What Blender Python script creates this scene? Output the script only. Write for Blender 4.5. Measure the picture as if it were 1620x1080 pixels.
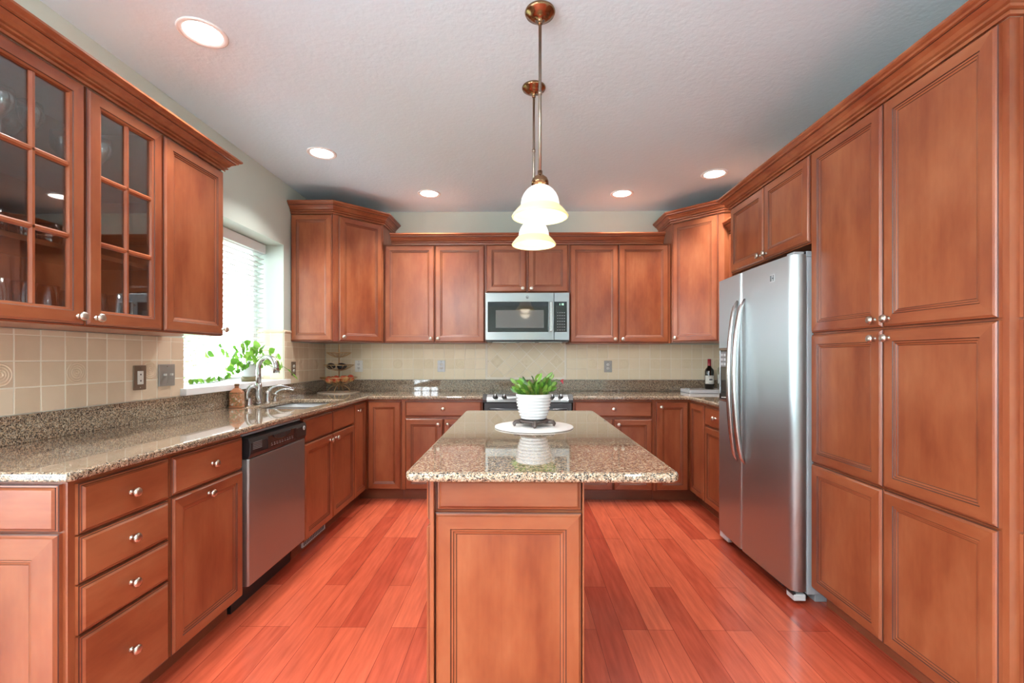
import bpy, bmesh, math, random
from mathutils import Vector, Matrix
random.seed(7)
PI = math.pi
sc = bpy.context.scene
for o in list(bpy.data.objects): bpy.data.objects.remove(o)
COL = sc.collection

# ------------------------------------------------------------------ camera
cd = bpy.data.cameras.new('camera'); cam = bpy.data.objects.new('camera', cd); COL.objects.link(cam)
cd.sensor_width = 36; cd.lens = 722/1620*36; cd.shift_y = 25/1620; cd.clip_start = 0.02
cam.location = (0, 0, 1.248); cam.rotation_euler = (PI/2, 0, math.atan(11/722))
sc.camera = cam
# ------------------------------------------------------------------ look
vs = sc.view_settings
vs.view_transform = 'Standard'; vs.look = 'None'; vs.gamma = 1; vs.use_curve_mapping = False
vs.exposure = EXPOSURE = 0.85
# ------------------------------------------------------------------ world
w = bpy.data.worlds.new('sky'); sc.world = w; w.use_nodes = True
bg = w.node_tree.nodes['Background']; bg.inputs[0].default_value = (0.86, 0.93, 1.0, 1); bg.inputs[1].default_value = 9.5
CHAND_W = 90.0; CAN_W = 7.0; PEND_W = .7

def light(name, kind, loc, rot=(0,0,0), energy=10, color=(1,1,1), **kw):
    l = bpy.data.lights.new(name, kind); l.energy = energy; l.color = color
    for k, v in kw.items(): setattr(l, k, v)
    o = bpy.data.objects.new(name, l); o.location = loc; o.rotation_euler = rot; COL.objects.link(o); return o
def portal(name, loc, rot, sx, sy):
    o = light(name, 'AREA', loc, rot, 1, shape='RECTANGLE', size=sx, size_y=sy)
    o.data.cycles.is_portal = True; return o
portal('window_portal', (-2.285, 3.184, 1.62), (0, -PI/2, 0), 1.10, 1.10)
# the open-plan room behind the viewer: wide, with tall unseen windows added for daylight in its rear wall (x ranges) and sides (y range)
LX0, LX1, LY = -3.5, 4.6, -4.6
REAR = [(-3.2, -2.4), (2.6, 3.4)]
SIDEL, SIDER = (-2.6, .55), (-3.2, -1.6)
for a, b in REAR: portal('window_portal', ((a+b)/2, LY-.06, 1.25), (PI/2, 0, 0), b-a, 2.3)
portal('window_portal', (LX0-.06, sum(SIDEL)/2, 1.25), (0, -PI/2, 0), 2.3, SIDEL[1]-SIDEL[0])
portal('window_portal', (LX1+.06, sum(SIDER)/2, 1.25), (0, PI/2, 0), 2.3, SIDER[1]-SIDER[0])

# ------------------------------------------------------------------ material helpers
def new_mat(name):
    m = bpy.data.materials.new(name); m.use_nodes = True
    return m, m.node_tree.nodes, m.node_tree.links, m.node_tree.nodes['Principled BSDF']
def simple(name, col, rough=.5, metal=0, coat=0, spec=.5, emit=None, es=0, bump=None):
    m, n, l, b = new_mat(name)
    b.inputs['Base Color'].default_value = (*col, 1); b.inputs['Roughness'].default_value = rough
    b.inputs['Metallic'].default_value = metal; b.inputs['Coat Weight'].default_value = coat
    b.inputs['Specular IOR Level'].default_value = spec
    if emit: b.inputs['Emission Color'].default_value = (*emit, 1); b.inputs['Emission Strength'].default_value = es
    tc = n.new('ShaderNodeTexCoord'); nz = n.new('ShaderNodeTexNoise'); nz.inputs['Scale'].default_value = bump[0] if bump else 30
    l.new(tc.outputs['Object'], nz.inputs['Vector'])
    if bump:
        bp = n.new('ShaderNodeBump'); bp.inputs['Strength'].default_value = bump[1]; bp.inputs['Distance'].default_value = bump[2]
        l.new(nz.outputs[0], bp.inputs['Height']); l.new(bp.outputs[0], b.inputs['Normal'])
    else:
        mr = n.new('ShaderNodeMapRange'); mr.inputs[3].default_value = max(0, rough-.03); mr.inputs[4].default_value = min(1, rough+.03)
        l.new(nz.outputs[0], mr.inputs[0]); l.new(mr.outputs[0], b.inputs['Roughness'])
    return m
def ramp(n, stops):
    r = n.new('ShaderNodeValToRGB'); e = r.color_ramp.elements
    while len(e) < len(stops): e.new(.5)
    for i, (p, c) in enumerate(stops): e[i].position = p; e[i].color = (*c, 1)
    return r
def wood(name, dark, mid, lite, axis='z', rough=.32):
    m, n, l, b = new_mat(name)
    tc = n.new('ShaderNodeTexCoord'); oi = n.new('ShaderNodeObjectInfo')
    ad = n.new('ShaderNodeVectorMath'); ad.operation = 'ADD'
    ml = n.new('ShaderNodeVectorMath'); ml.operation = 'SCALE'; ml.inputs[0].default_value = (37, 11, 23)
    l.new(oi.outputs['Random'], ml.inputs['Scale']); l.new(tc.outputs['Object'], ad.inputs[0]); l.new(ml.outputs[0], ad.inputs[1])
    def nz(scale, sc3, det, rgh=.5):
        mp = n.new('ShaderNodeMapping'); l.new(ad.outputs[0], mp.inputs[0]); mp.inputs['Scale'].default_value = sc3
        t = n.new('ShaderNodeTexNoise'); t.inputs['Scale'].default_value = scale; t.inputs['Detail'].default_value = det
        t.inputs['Roughness'].default_value = rgh; l.new(mp.outputs[0], t.inputs['Vector']); return t
    st = (1, 1, .16) if axis == 'z' else (.16, 1, 1)
    st2 = (1, 1, .03) if axis == 'z' else (.03, 1, 1)
    a = nz(7, (1,1,.35) if axis == 'z' else (.35,1,1), 4, .6); f = nz(60, st2, 2)
    mx = n.new('ShaderNodeMath'); mx.operation = 'MULTIPLY_ADD'; mx.inputs[1].default_value = .12
    l.new(f.outputs[0], mx.inputs[0]); 
    m2 = n.new('ShaderNodeMath'); m2.operation = 'MULTIPLY'; m2.inputs[1].default_value = .88; l.new(a.outputs[0], m2.inputs[0]); l.new(m2.outputs[0], mx.inputs[2])
    r = ramp(n, [(.33, dark), (.5, mid), (.68, lite)]); l.new(mx.outputs[0], r.inputs[0])
    hs = n.new('ShaderNodeHueSaturation'); mr = n.new('ShaderNodeMapRange'); mr.inputs[3].default_value = .92; mr.inputs[4].default_value = 1.08
    l.new(oi.outputs['Random'], mr.inputs[0]); l.new(mr.outputs[0], hs.inputs['Value']); l.new(r.outputs[0], hs.inputs['Color'])
    l.new(hs.outputs[0], b.inputs['Base Color'])
    b.inputs['Roughness'].default_value = rough; b.inputs['Coat Weight'].default_value = .15; b.inputs['Coat Roughness'].default_value = .22
    return m
WD = dict(dark=(.21,.046,.017), mid=(.285,.078,.029), lite=(.355,.115,.047))
M = {}
M['wood'] = wood('cherry_stain', axis='z', **WD)
M['woodh'] = wood('cherry_stain_rail', axis='x', **WD)
M['glaze'] = simple('dark_glaze', (.055,.013,.007), .45)
M['woodin'] = wood('cabinet_interior', (.20,.060,.026), (.25,.08,.034), (.30,.10,.045))
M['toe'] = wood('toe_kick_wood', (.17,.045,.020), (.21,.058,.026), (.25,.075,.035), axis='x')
M['nickel'] = simple('brushed_nickel', (.62,.57,.50), .28, 1)
M['steelf'] = simple('satin_steel', (.55,.54,.53), .24, 1)
M['sinksteel'] = simple('sink_steel', (.74,.77,.79), .42, .55)
M['bronze'] = simple('antique_bronze', (.30,.17,.09), .2, 1)
M['rod'] = simple('pewter_bronze', (.34,.28,.23), .35, 1)
M['black'] = simple('black_plastic', (.018,.019,.021), .35)
M['slate'] = simple('dark_slate_enamel', (.055,.060,.068), .3)
M['blackglass'] = simple('black_glass', (.02,.02,.022), .04, coat=.5)
M['winglass'] = simple('grey_tinted_glass', (.16,.16,.155), .07, coat=.5)
M['white'] = simple('white_paint', (.86,.86,.87), .4)
M['ceramic'] = simple('white_ceramic', (.68,.69,.70), .18, coat=.4)
M['linen'] = simple('white_placemat', (.72,.70,.68), .7)
M['beige'] = simple('beige_placemat', (.62,.52,.42), .6)
M['greyside'] = simple('grey_enamel', (.36,.40,.43), .4)
M['lgrey'] = simple('light_grey_plastic', (.62,.66,.68), .4)
M['wall'] = simple('sage_grey_paint', (.56,.63,.57), .7, bump=(160,.05,.001))
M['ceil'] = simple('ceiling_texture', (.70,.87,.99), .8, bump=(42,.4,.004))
M['darkwood'] = simple('dark_carved_wood', (.065,.045,.038), .35)
M['leafg'] = None
M['brass'] = simple('brass_wire', (.66,.47,.25), .3, 1)
M['outletw'] = simple('outlet_white', (.80,.80,.76), .4)
M['plate_br'] = simple('bronze_plate', (.26,.19,.14), .4, .6)
M['plate_gr'] = simple('pewter_plate', (.38,.37,.35), .4, .6)
M['soil'] = simple('soil', (.05,.035,.02), .9)
M['grout'] = simple('cream_grout', (.88,.82,.70), .8)
M['pot_dk'] = simple('woven_pot_base', (.20,.16,.08), .7)
M['amber'] = simple('terracotta_label', (.42,.16,.07), .4)
M['cork'] = simple('cork', (.20,.11,.05), .7)
M['flower'] = simple('pink_flower', (.75,.06,.12), .5)
M['red'] = simple('wine_foil', (.33,.02,.03), .3)
M['wine'] = simple('dark_bottle_glass', (.010,.012,.010), .06, coat=.5)
M['label'] = simple('paper_label', (.72,.73,.68), .6)
M['ink'] = simple('ink', (.10,.12,.13), .6)
M['canl'] = simple('lamp_lens', (1,.98,.94), .5, emit=(1,.97,.92), es=6)
M['bounce_carpet'] = simple('beige_bounce_carpet', (.50,.49,.46), .95, bump=(300,.3,.003))
M['bounce_patio'] = simple('pale_bounce_concrete', (.62,.62,.62), .9)
M['bulbm'] = simple('frosted_bulb', (1,.97,.9), .5, emit=(1,.95,.84), es=3)
M['lawn'] = simple('lawn', (.10,.22,.05), .9)
M['bark'] = simple('bark', (.12,.08,.05), .9)
M['avocado'] = simple('avocado_skin', (.020,.018,.018), .35, bump=(160,.6,.002))
M['led'] = simple('green_digits', (.1,.2,.12), .5, emit=(.55,1,.7), es=1.5)
M['btn'] = simple('grey_print', (.22,.23,.24), .5)

def voro_granite():
    m, n, l, b = new_mat('speckled_granite')
    tc = n.new('ShaderNodeTexCoord')
    v = n.new('ShaderNodeTexVoronoi'); v.inputs['Scale'].default_value = 330
    l.new(tc.outputs['Object'], v.inputs['Vector'])
    sp = n.new('ShaderNodeSeparateColor'); l.new(v.outputs['Color'], sp.inputs[0])
    r = ramp(n, [(0,(.022,.02,.018)), (.13,(.10,.08,.065)), (.28,(.37,.26,.175)), (.60,(.46,.345,.235)), (.84,(.52,.47,.38))])
    r.color_ramp.interpolation = 'CONSTANT'
    l.new(sp.outputs[0], r.inputs[0])
    nz = n.new('ShaderNodeTexNoise'); nz.inputs['Scale'].default_value = 95; nz.inputs['Detail'].default_value = 4
    l.new(tc.outputs['Object'], nz.inputs['Vector'])
    r2 = ramp(n, [(.35,(.50,.48,.46)), (.6,(1.1,1.08,1.05))]); l.new(nz.outputs[0], r2.inputs[0])
    mx = n.new('ShaderNodeMix'); mx.data_type = 'RGBA'; mx.blend_type = 'MULTIPLY'; mx.inputs[0].default_value = 1
    l.new(r.outputs[0], mx.inputs[6]); l.new(r2.outputs[0], mx.inputs[7]); l.new(mx.outputs[2], b.inputs['Base Color'])
    b.inputs['Roughness'].default_value = .04; b.inputs['Specular IOR Level'].default_value = .6; b.inputs['Coat Weight'].default_value = .6; b.inputs['Coat Roughness'].default_value = .015
    return m
M['granite'] = voro_granite()

def floor_mat():
    m, n, l, b = new_mat('red_cherry_planks')
    tc = n.new('ShaderNodeTexCoord'); mp = n.new('ShaderNodeMapping'); mp.inputs['Rotation'].default_value = (0, 0, PI/2)
    l.new(tc.outputs['Object'], mp.inputs[0])
    def brick(c1, c2, mort, bias, ms):
        t = n.new('ShaderNodeTexBrick'); t.inputs['Scale'].default_value = 1; t.offset = .37; t.offset_frequency = 3
        t.inputs['Brick Width'].default_value = 1.05; t.inputs['Row Height'].default_value = .118
        t.inputs['Mortar Size'].default_value = ms; t.inputs['Mortar Smooth'].default_value = .1; t.inputs['Bias'].default_value = bias
        t.inputs['Color1'].default_value = (*c1, 1); t.inputs['Color2'].default_value = (*c2, 1); t.inputs['Mortar'].default_value = (*mort, 1)
        l.new(mp.outputs[0], t.inputs['Vector']); return t
    t = brick((.42,.058,.028), (.64,.130,.062), (.18,.026,.014), 0, .0011)
    nz = n.new('ShaderNodeTexNoise'); mp2 = n.new('ShaderNodeMapping'); mp2.inputs['Scale'].default_value = (1, .09, 1)
    l.new(tc.outputs['Object'], mp2.inputs[0]); l.new(mp2.outputs[0], nz.inputs['Vector'])
    nz.inputs['Scale'].default_value = 45; nz.inputs['Detail'].default_value = 4
    r2 = ramp(n, [(.3,(.78,.75,.75)), (.7,(1.12,1.14,1.14))]); l.new(nz.outputs[0], r2.inputs[0])
    mx = n.new('ShaderNodeMix'); mx.data_type = 'RGBA'; mx.blend_type = 'MULTIPLY'; mx.inputs[0].default_value = 1
    l.new(t.outputs['Color'], mx.inputs[6]); l.new(r2.outputs[0], mx.inputs[7]); l.new(mx.outputs[2], b.inputs['Base Color'])
    b.inputs['Roughness'].default_value = .24; b.inputs['Coat Weight'].default_value = .3; b.inputs['Coat Roughness'].default_value = .15
    bp = n.new('ShaderNodeBump'); bp.invert = True; bp.inputs['Strength'].default_value = .3; bp.inputs['Distance'].default_value = .001
    l.new(t.outputs['Fac'], bp.inputs['Height']); l.new(bp.outputs[0], b.inputs['Normal'])
    return m
M['floor'] = floor_mat()

def island_tint(name, stops, rough, scale=12, coat=0, trans=0):
    m, n, l, b = new_mat(name)
    g = n.new('ShaderNodeNewGeometry'); tc = n.new('ShaderNodeTexCoord'); nz = n.new('ShaderNodeTexNoise')
    nz.inputs['Scale'].default_value = scale; nz.inputs['Detail'].default_value = 4; l.new(tc.outputs['Object'], nz.inputs['Vector'])
    a = n.new('ShaderNodeMath'); a.operation = 'MULTIPLY_ADD'; a.inputs[1].default_value = .55
    c = n.new('ShaderNodeMath'); c.operation = 'MULTIPLY'; c.inputs[1].default_value = .45
    l.new(nz.outputs[0], c.inputs[0]); l.new(g.outputs['Random Per Island'], a.inputs[0]); l.new(c.outputs[0], a.inputs[2])
    r = ramp(n, stops); l.new(a.outputs[0], r.inputs[0]); l.new(r.outputs[0], b.inputs['Base Color'])
    b.inputs['Roughness'].default_value = rough; b.inputs['Coat Weight'].default_value = coat
    if trans:
        tr = n.new('ShaderNodeBsdfTranslucent'); l.new(r.outputs[0], tr.inputs[0]); ms = n.new('ShaderNodeMixShader'); ms.inputs[0].default_value = trans
        out = n['Material Output']; l.new(b.outputs[0], ms.inputs[1]); l.new(tr.outputs[0], ms.inputs[2]); l.new(ms.outputs[0], out.inputs[0])
    return m
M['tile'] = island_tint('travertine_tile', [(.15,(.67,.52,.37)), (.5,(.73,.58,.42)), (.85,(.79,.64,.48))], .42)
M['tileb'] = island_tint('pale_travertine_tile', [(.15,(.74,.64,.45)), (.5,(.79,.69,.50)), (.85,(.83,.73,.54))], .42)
M['leaf'] = island_tint('bright_leaf', [(.2,(.10,.30,.03)), (.5,(.20,.46,.06)), (.85,(.42,.62,.12))], .4, trans=.45)
M['leafd'] = island_tint('cactus_leaf', [(.15,(.03,.10,.02)), (.4,(.09,.22,.03)), (.65,(.20,.33,.06)), (.85,(.42,.33,.12)), (.95,(.35,.10,.05))], .3, trans=.25)
M['treeleaf'] = island_tint('tree_leaf', [(.2,(.10,.22,.06)), (.85,(.30,.45,.15))], .6, trans=.4)

def steel(name, col=(.52,.58,.60), rough=.30, rot=0.0, wave=.006):
    m, n, l, b = new_mat(name)
    b.inputs['Metallic'].default_value = 1; b.inputs['Base Color'].default_value = (*col, 1)
    b.inputs['Roughness'].default_value = rough; b.inputs['Anisotropic'].default_value = .85; b.inputs['Anisotropic Rotation'].default_value = rot
    tg = n.new('ShaderNodeTangent'); tg.direction_type = 'RADIAL'; tg.axis = 'Z'; l.new(tg.outputs[0], b.inputs['Tangent'])
    tc = n.new('ShaderNodeTexCoord')
    mp = n.new('ShaderNodeMapping'); mp.inputs['Scale'].default_value = (1, 1, .8)
    n2 = n.new('ShaderNodeTexNoise'); n2.inputs['Scale'].default_value = 2.6; l.new(tc.outputs['Object'], mp.inputs[0]); l.new(mp.outputs[0], n2.inputs['Vector'])
    bp = n.new('ShaderNodeBump'); bp.inputs['Strength'].default_value = .6; bp.inputs['Distance'].default_value = wave
    l.new(n2.outputs[0], bp.inputs['Height']); l.new(bp.outputs[0], b.inputs['Normal'])
    return m
M['steel'] = steel('brushed_stainless', rough=.38, rot=0.0)
M['steelh'] = steel('brushed_stainless_horizontal', rough=.32, rot=.25, wave=.001)
M['steeld'] = steel('brushed_stainless_dishwasher', (.40,.46,.47), .40, 0.0, .002)
def thin_glass(name, tint, base, edge, grough=.02):
    m, n, l, b = new_mat(name); n.remove(b)
    tr = n.new('ShaderNodeBsdfTransparent'); tr.inputs[0].default_value = (*tint, 1)
    gl = n.new('ShaderNodeBsdfGlossy'); gl.inputs['Roughness'].default_value = grough
    lw = n.new('ShaderNodeLayerWeight'); lw.inputs[0].default_value = .35
    mr = n.new('ShaderNodeMapRange'); mr.inputs[3].default_value = base; mr.inputs[4].default_value = edge
    ms = n.new('ShaderNodeMixShader'); l.new(lw.outputs['Facing'], mr.inputs[0]); l.new(mr.outputs[0], ms.inputs[0])
    l.new(tr.outputs[0], ms.inputs[1]); l.new(gl.outputs[0], ms.inputs[2]); l.new(ms.outputs[0], n['Material Output'].inputs[0])
    return m
M['pane'] = thin_glass('cabinet_glass', (.86,.88,.88), .07, .55)
M['wpane'] = thin_glass('window_glass', (.95,.97,.97), .04, .3)
M['glassware'] = thin_glass('clear_glassware', (.88,.90,.90), .30, 1.0, .12)
M['clearb'] = thin_glass('clear_bottle_glass', (.70,.76,.70), .12, .8)
def shade_mat():
    m, n, l, b = new_mat('alabaster_shade')
    tc = n.new('ShaderNodeTexCoord'); sp = n.new('ShaderNodeSeparateXYZ'); l.new(tc.outputs['Object'], sp.inputs[0])
    r = ramp(n, [(0,(.60,.48,.20)), (.30,(.66,.55,.26)), (.40,(1,.97,.88)), (1,(1,.97,.92))])
    mr = n.new('ShaderNodeMapRange'); mr.inputs[1].default_value = 0; mr.inputs[2].default_value = .13
    l.new(sp.outputs[2], mr.inputs[0]); l.new(mr.outputs[0], r.inputs[0])
    b.inputs['Base Color'].default_value = (.60,.54,.36,1); b.inputs['Roughness'].default_value = .25
    l.new(r.outputs[0], b.inputs['Emission Color']); b.inputs['Emission Strength'].default_value = .58
    return m
M['shade'] = shade_mat()
M['shade2'] = simple('white_globe_glass', (.9,.88,.84), .3, emit=(1,.95,.88), es=2.5)
def bottle_pattern():
    m, n, l, b = new_mat('painted_bottle')
    tc = n.new('ShaderNodeTexCoord'); nz = n.new('ShaderNodeTexNoise'); nz.inputs['Scale'].default_value = 38; nz.inputs['Distortion'].default_value = 1.5
    l.new(tc.outputs['Object'], nz.inputs['Vector'])
    r = ramp(n, [(.35,(.55,.50,.42)), (.45,(.50,.20,.07)), (.55,(.36,.12,.05)), (.66,(.20,.20,.06))]); l.new(nz.outputs[0], r.inputs[0]); l.new(r.outputs[0], b.inputs['Base Color'])
    b.inputs['Roughness'].default_value = .3; return m
M['botpat'] = bottle_pattern()
def apple_mat():
    m, n, l, b = new_mat('apple_skin')
    tc = n.new('ShaderNodeTexCoord'); nz = n.new('ShaderNodeTexNoise'); nz.inputs['Scale'].default_value = 14
    l.new(tc.outputs['Object'], nz.inputs['Vector'])
    r = ramp(n, [(.35,(.50,.05,.03)), (.52,(.60,.16,.07)), (.68,(.65,.42,.15))]); l.new(nz.outputs[0], r.inputs[0]); l.new(r.outputs[0], b.inputs['Base Color'])
    b.inputs['Roughness'].default_value = .25; return m
M['apple'] = apple_mat()

# ------------------------------------------------------------------ mesh builder
class MB:
    def __init__(s, *mats): s.v = []; s.f = []; s.m = []; s.s = []; s.mats = mats
    def add(s, vs, fs, mi=0, sm=False, T=None):
        k = len(s.v); s.v += [tuple(T @ Vector(p)) if T else tuple(p) for p in vs]
        for f in fs: s.f.append([k+i for i in f]); s.m.append(mi); s.s.append(sm)
        return s
    def box(s, a, b, mi=0, T=None):
        x0, y0, z0 = a; x1, y1, z1 = b
        return s.add([(x0,y0,z0),(x1,y0,z0),(x1,y1,z0),(x0,y1,z0),(x0,y0,z1),(x1,y0,z1),(x1,y1,z1),(x0,y1,z1)],
                     [(0,3,2,1),(4,5,6,7),(0,1,5,4),(1,2,6,5),(2,3,7,6),(3,0,4,7)], mi, False, T)
    def prism(s, poly, z0, z1, mi=0, sm=False, T=None):
        n = len(poly); vs = [(x,y,z0) for x,y in poly]+[(x,y,z1) for x,y in poly]
        return s.add(vs, [tuple(range(n))[::-1], tuple(range(n,2*n))]+[(i,(i+1)%n,n+(i+1)%n,n+i) for i in range(n)], mi, sm, T)
    def lathe(s, prof, seg=24, mi=0, T=None, sm=True, cap0=True, cap1=True, sx=1, sy=1):
        vs = []; fs = []; n = len(prof)
        for r, z in prof:
            for j in range(seg):
                a = 2*PI*j/seg; vs.append((r*math.cos(a)*sx, r*math.sin(a)*sy, z))
        for i in range(n-1):
            for j in range(seg):
                k = (j+1)%seg; fs.append((i*seg+j, i*seg+k, (i+1)*seg+k, (i+1)*seg+j))
        if cap0: fs.append(tuple(range(seg))[::-1])
        if cap1: fs.append(tuple(range((n-1)*seg, n*seg)))
        return s.add(vs, fs, mi, sm, T)
    def tube(s, pts, r, seg=10, mi=0, T=None, cap=True, flat=1):
        pts = [Vector(p) for p in pts]; rs = r if isinstance(r, (list, tuple)) else [r]*len(pts)
        vs = []; fs = []; up = None
        for i, p in enumerate(pts):
            d = (pts[min(i+1, len(pts)-1)]-pts[max(i-1, 0)]).normalized()
            if up is None: up = d.orthogonal().normalized()
            up = (up - d*up.dot(d)).normalized(); q = d.cross(up)
            for j in range(seg):
                a = 2*PI*j/seg; vs.append(p+(up*math.cos(a)+q*math.sin(a)*flat)*rs[i])
        for i in range(len(pts)-1):
            for j in range(seg):
                k = (j+1)%seg; fs.append((i*seg+j, i*seg+k, (i+1)*seg+k, (i+1)*seg+j))
        if cap: fs += [tuple(range(seg))[::-1], tuple(range((len(pts)-1)*seg, len(pts)*seg))]
        return s.add(vs, fs, mi, True, T)
    def rings(s, loops, fill=True, close=False):
        """loops: (x0,z0,x1,z1,y,mat_h,mat_v) nested rectangles facing -y"""
        k = len(s.v); n = len(loops)
        for x0,z0,x1,z1,y,*_ in loops: s.v += [(x0,y,z0),(x1,y,z0),(x1,y,z1),(x0,y,z1)]
        for i in range(n if close else n-1):
            a = k+4*i; b = k+4*((i+1)%n)
            mh, mv = loops[i][5], loops[i][6]
            for j in range(4):
                q = (j+1)%4; s.f.append([a+j, a+q, b+q, b+j]); s.m.append(mh if j in (0,2) else mv); s.s.append(False)
        if fill:
            a = k+4*(n-1); s.f.append([a,a+1,a+2,a+3]); s.m.append(loops[-1][6]); s.s.append(False)
        return s
    def build(s, name, parent=None, loc=(0,0,0), rz=0, bevel=0, seg=2, ang=40):
        me = bpy.data.meshes.new(name); me.from_pydata(s.v, [], s.f)
        for m in s.mats: me.materials.append(m)
        me.polygons.foreach_set('material_index', s.m); me.polygons.foreach_set('use_smooth', s.s)
        me.update()
        o = bpy.data.objects.new(name, me); COL.objects.link(o); o.location = loc
        if isinstance(rz, (int, float)): o.rotation_euler = (0, 0, rz)
        else: o.rotation_euler = rz
        if parent: o.parent = parent
        if bevel:
            b = o.modifiers.new('bevel', 'BEVEL'); b.width = bevel; b.segments = seg; b.limit_method = 'ANGLE'; b.angle_limit = math.radians(ang)
            b.harden_normals = False
        return o
def tag(o, label, cat, group=None):
    o['label'] = label; o['category'] = cat
    if group: o['group'] = group
    return o
def thing(name, label, cat, loc=(0,0,0), rz=0, group=None):
    o = bpy.data.objects.new(name, None); COL.objects.link(o); o.location = loc; o.rotation_euler = (0,0,rz); o.empty_display_size = .05
    return tag(o, label, cat, group)
def struct(o): o['kind'] = 'structure'; return o
def T(x=0,y=0,z=0, rx=0, ry=0, rz=0):
    return Matrix.Translation((x,y,z)) @ Matrix.Rotation(rz,4,'Z') @ Matrix.Rotation(ry,4,'Y') @ Matrix.Rotation(rx,4,'X')

# ------------------------------------------------------------------ room shell
XL, XR, YB, ZC = -1.95, 2.09, 4.55, 2.70
KY = -.5; KL = 1.0                                    # the kitchen's side walls end here and the open-plan room begins
struct(MB(M['floor']).box((XL-.35,KY,-.06),(XR+.3,YB+.2,0)).build('floor'))
struct(MB(M['bounce_carpet']).box((LX0-.2,LY-.2,-.06),(LX1+.2,KY-.001,0)).box((LX0-.2,KY-.001,-.06),(XL-.351,KL+.12,0)).build('floor'))  # unseen carpet added so less red bounces into the kitchen
struct(MB(M['ceil']).box((XL-.35,KY,ZC),(XR+.3,YB+.2,ZC+.08)).box((LX0-.2,LY-.2,ZC),(LX1+.2,KY-.001,ZC+.08)).box((LX0-.2,KY-.001,ZC),(XL-.351,KL+.12,ZC+.08)).build('ceiling'))
struct(MB(M['wall']).box((XL-.35,YB,0),(XR+.2,YB+.15,ZC)).build('wall_back'))
struct(MB(M['wall']).box((XR,KY,0),(XR+.15,YB,ZC)).build('wall_right'))
WY0, WY1, WZ0, WZ1 = 2.617, 3.752, 1.032, 2.178
lw = MB(M['wall'])
for a, b in [((XL-.30,KL,0),(XL,WY0,ZC)), ((XL-.30,WY0,0),(XL,WY1,WZ0)), ((XL-.30,WY0,WZ1),(XL,WY1,ZC)), ((XL-.30,WY1,0),(XL,YB,ZC))]: lw.box(a, b)
struct(lw.build('wall_left'))
struct(MB(M['wall']).box((LX0,KL,0),(XL-.30,KL+.12,ZC)).build('wall_front_left'))
struct(MB(M['wall']).box((XR+.15,KY-.001,0),(LX1,KY+.12,ZC)).build('wall_front_right'))
rw = MB(M['wall']); xs = [LX0-.15] + [v for r in REAR for v in r] + [LX1+.15]
for i in range(0, len(xs), 2): rw.box((xs[i],LY-.15,0),(xs[i+1],LY,ZC))
for a, b in REAR: rw.box((a,LY-.15,2.40),(b,LY,ZC)); rw.box((a,LY-.15,0),(b,LY,.10))
struct(rw.build('wall_rear'))
for nm, xa, xb, (y0, y1), ye in (('wall_side_left',LX0-.15,LX0,SIDEL,KL),('wall_side_right',LX1,LX1+.15,SIDER,KY)):
    q_ = MB(M['wall'])
    for a, b in (((xa,LY,0),(xb,y0,ZC)),((xa,y1,0),(xb,ye,ZC)),((xa,y0,0),(xb,y1,.10)),((xa,y0,2.40),(xb,y1,ZC))): q_.box(a, b)
    struct(q_.build(nm))

def window(name, u0, u1, z0, z1, n_mull, plane, axis, glassm):
    fr = MB(M['white'])
    def bx(a0, a1, b0, b1, d0=-.03, d1=.03):
        if axis == 'x': fr.box((plane+d0, a0, b0), (plane+d1, a1, b1))
        else: fr.box((a0, plane+d0, b0), (a1, plane+d1, b1))
    f = .05
    bx(u0, u1, z0, z0+f); bx(u0, u1, z1-f, z1); bx(u0, u0+f, z0+f, z1-f); bx(u1-f, u1, z0+f, z1-f)
    for k in range(n_mull):
        c = u0+(u1-u0)*(k+1)/(n_mull+1); bx(c-.025, c+.025, z0+f, z1-f, -.025, .025)
    o = struct(fr.build(name, bevel=.003))
    g = MB(glassm)
    if axis == 'x': g.box((plane-.004, u0+f, z0+f), (plane+.004, u1-f, z1-f))
    else: g.box((u0+f, plane-.004, z0+f), (u1-f, plane+.004, z1-f))
    g.build('glass_pane', o); return o
window('window_1', WY0, WY1, WZ0+.02, WZ1, 1, XL-.255, 'x', M['wpane'])
window('unseen_window_2', *REAR[0], .10, 2.40, 2, LY-.07, 'y', M['wpane'])  # this and the next three are unseen, added to let daylight in
window('unseen_window_3', *REAR[1], .10, 2.40, 2, LY-.07, 'y', M['wpane'])
window('unseen_window_4', *SIDEL, .10, 2.40, 2, LX0-.07, 'x', M['wpane'])
window('unseen_window_5', *SIDER, .10, 2.40, 2, LX1+.07, 'x', M['wpane'])
# sill of the kitchen window
sl = MB(M['white']).box((XL-.235, WY0+.002, WZ0), (XL, WY1-.002, WZ0+.035)); sl.box((XL, WY0-.03, WZ0-.004), (XL+.045, WY1+.035, WZ0+.035)); sl.box((XL, WY0-.02, WZ0-.006), (XL+.028, WY1+.025, WZ0-.002))
struct(sl.build('trim_1', bevel=.004))
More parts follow.
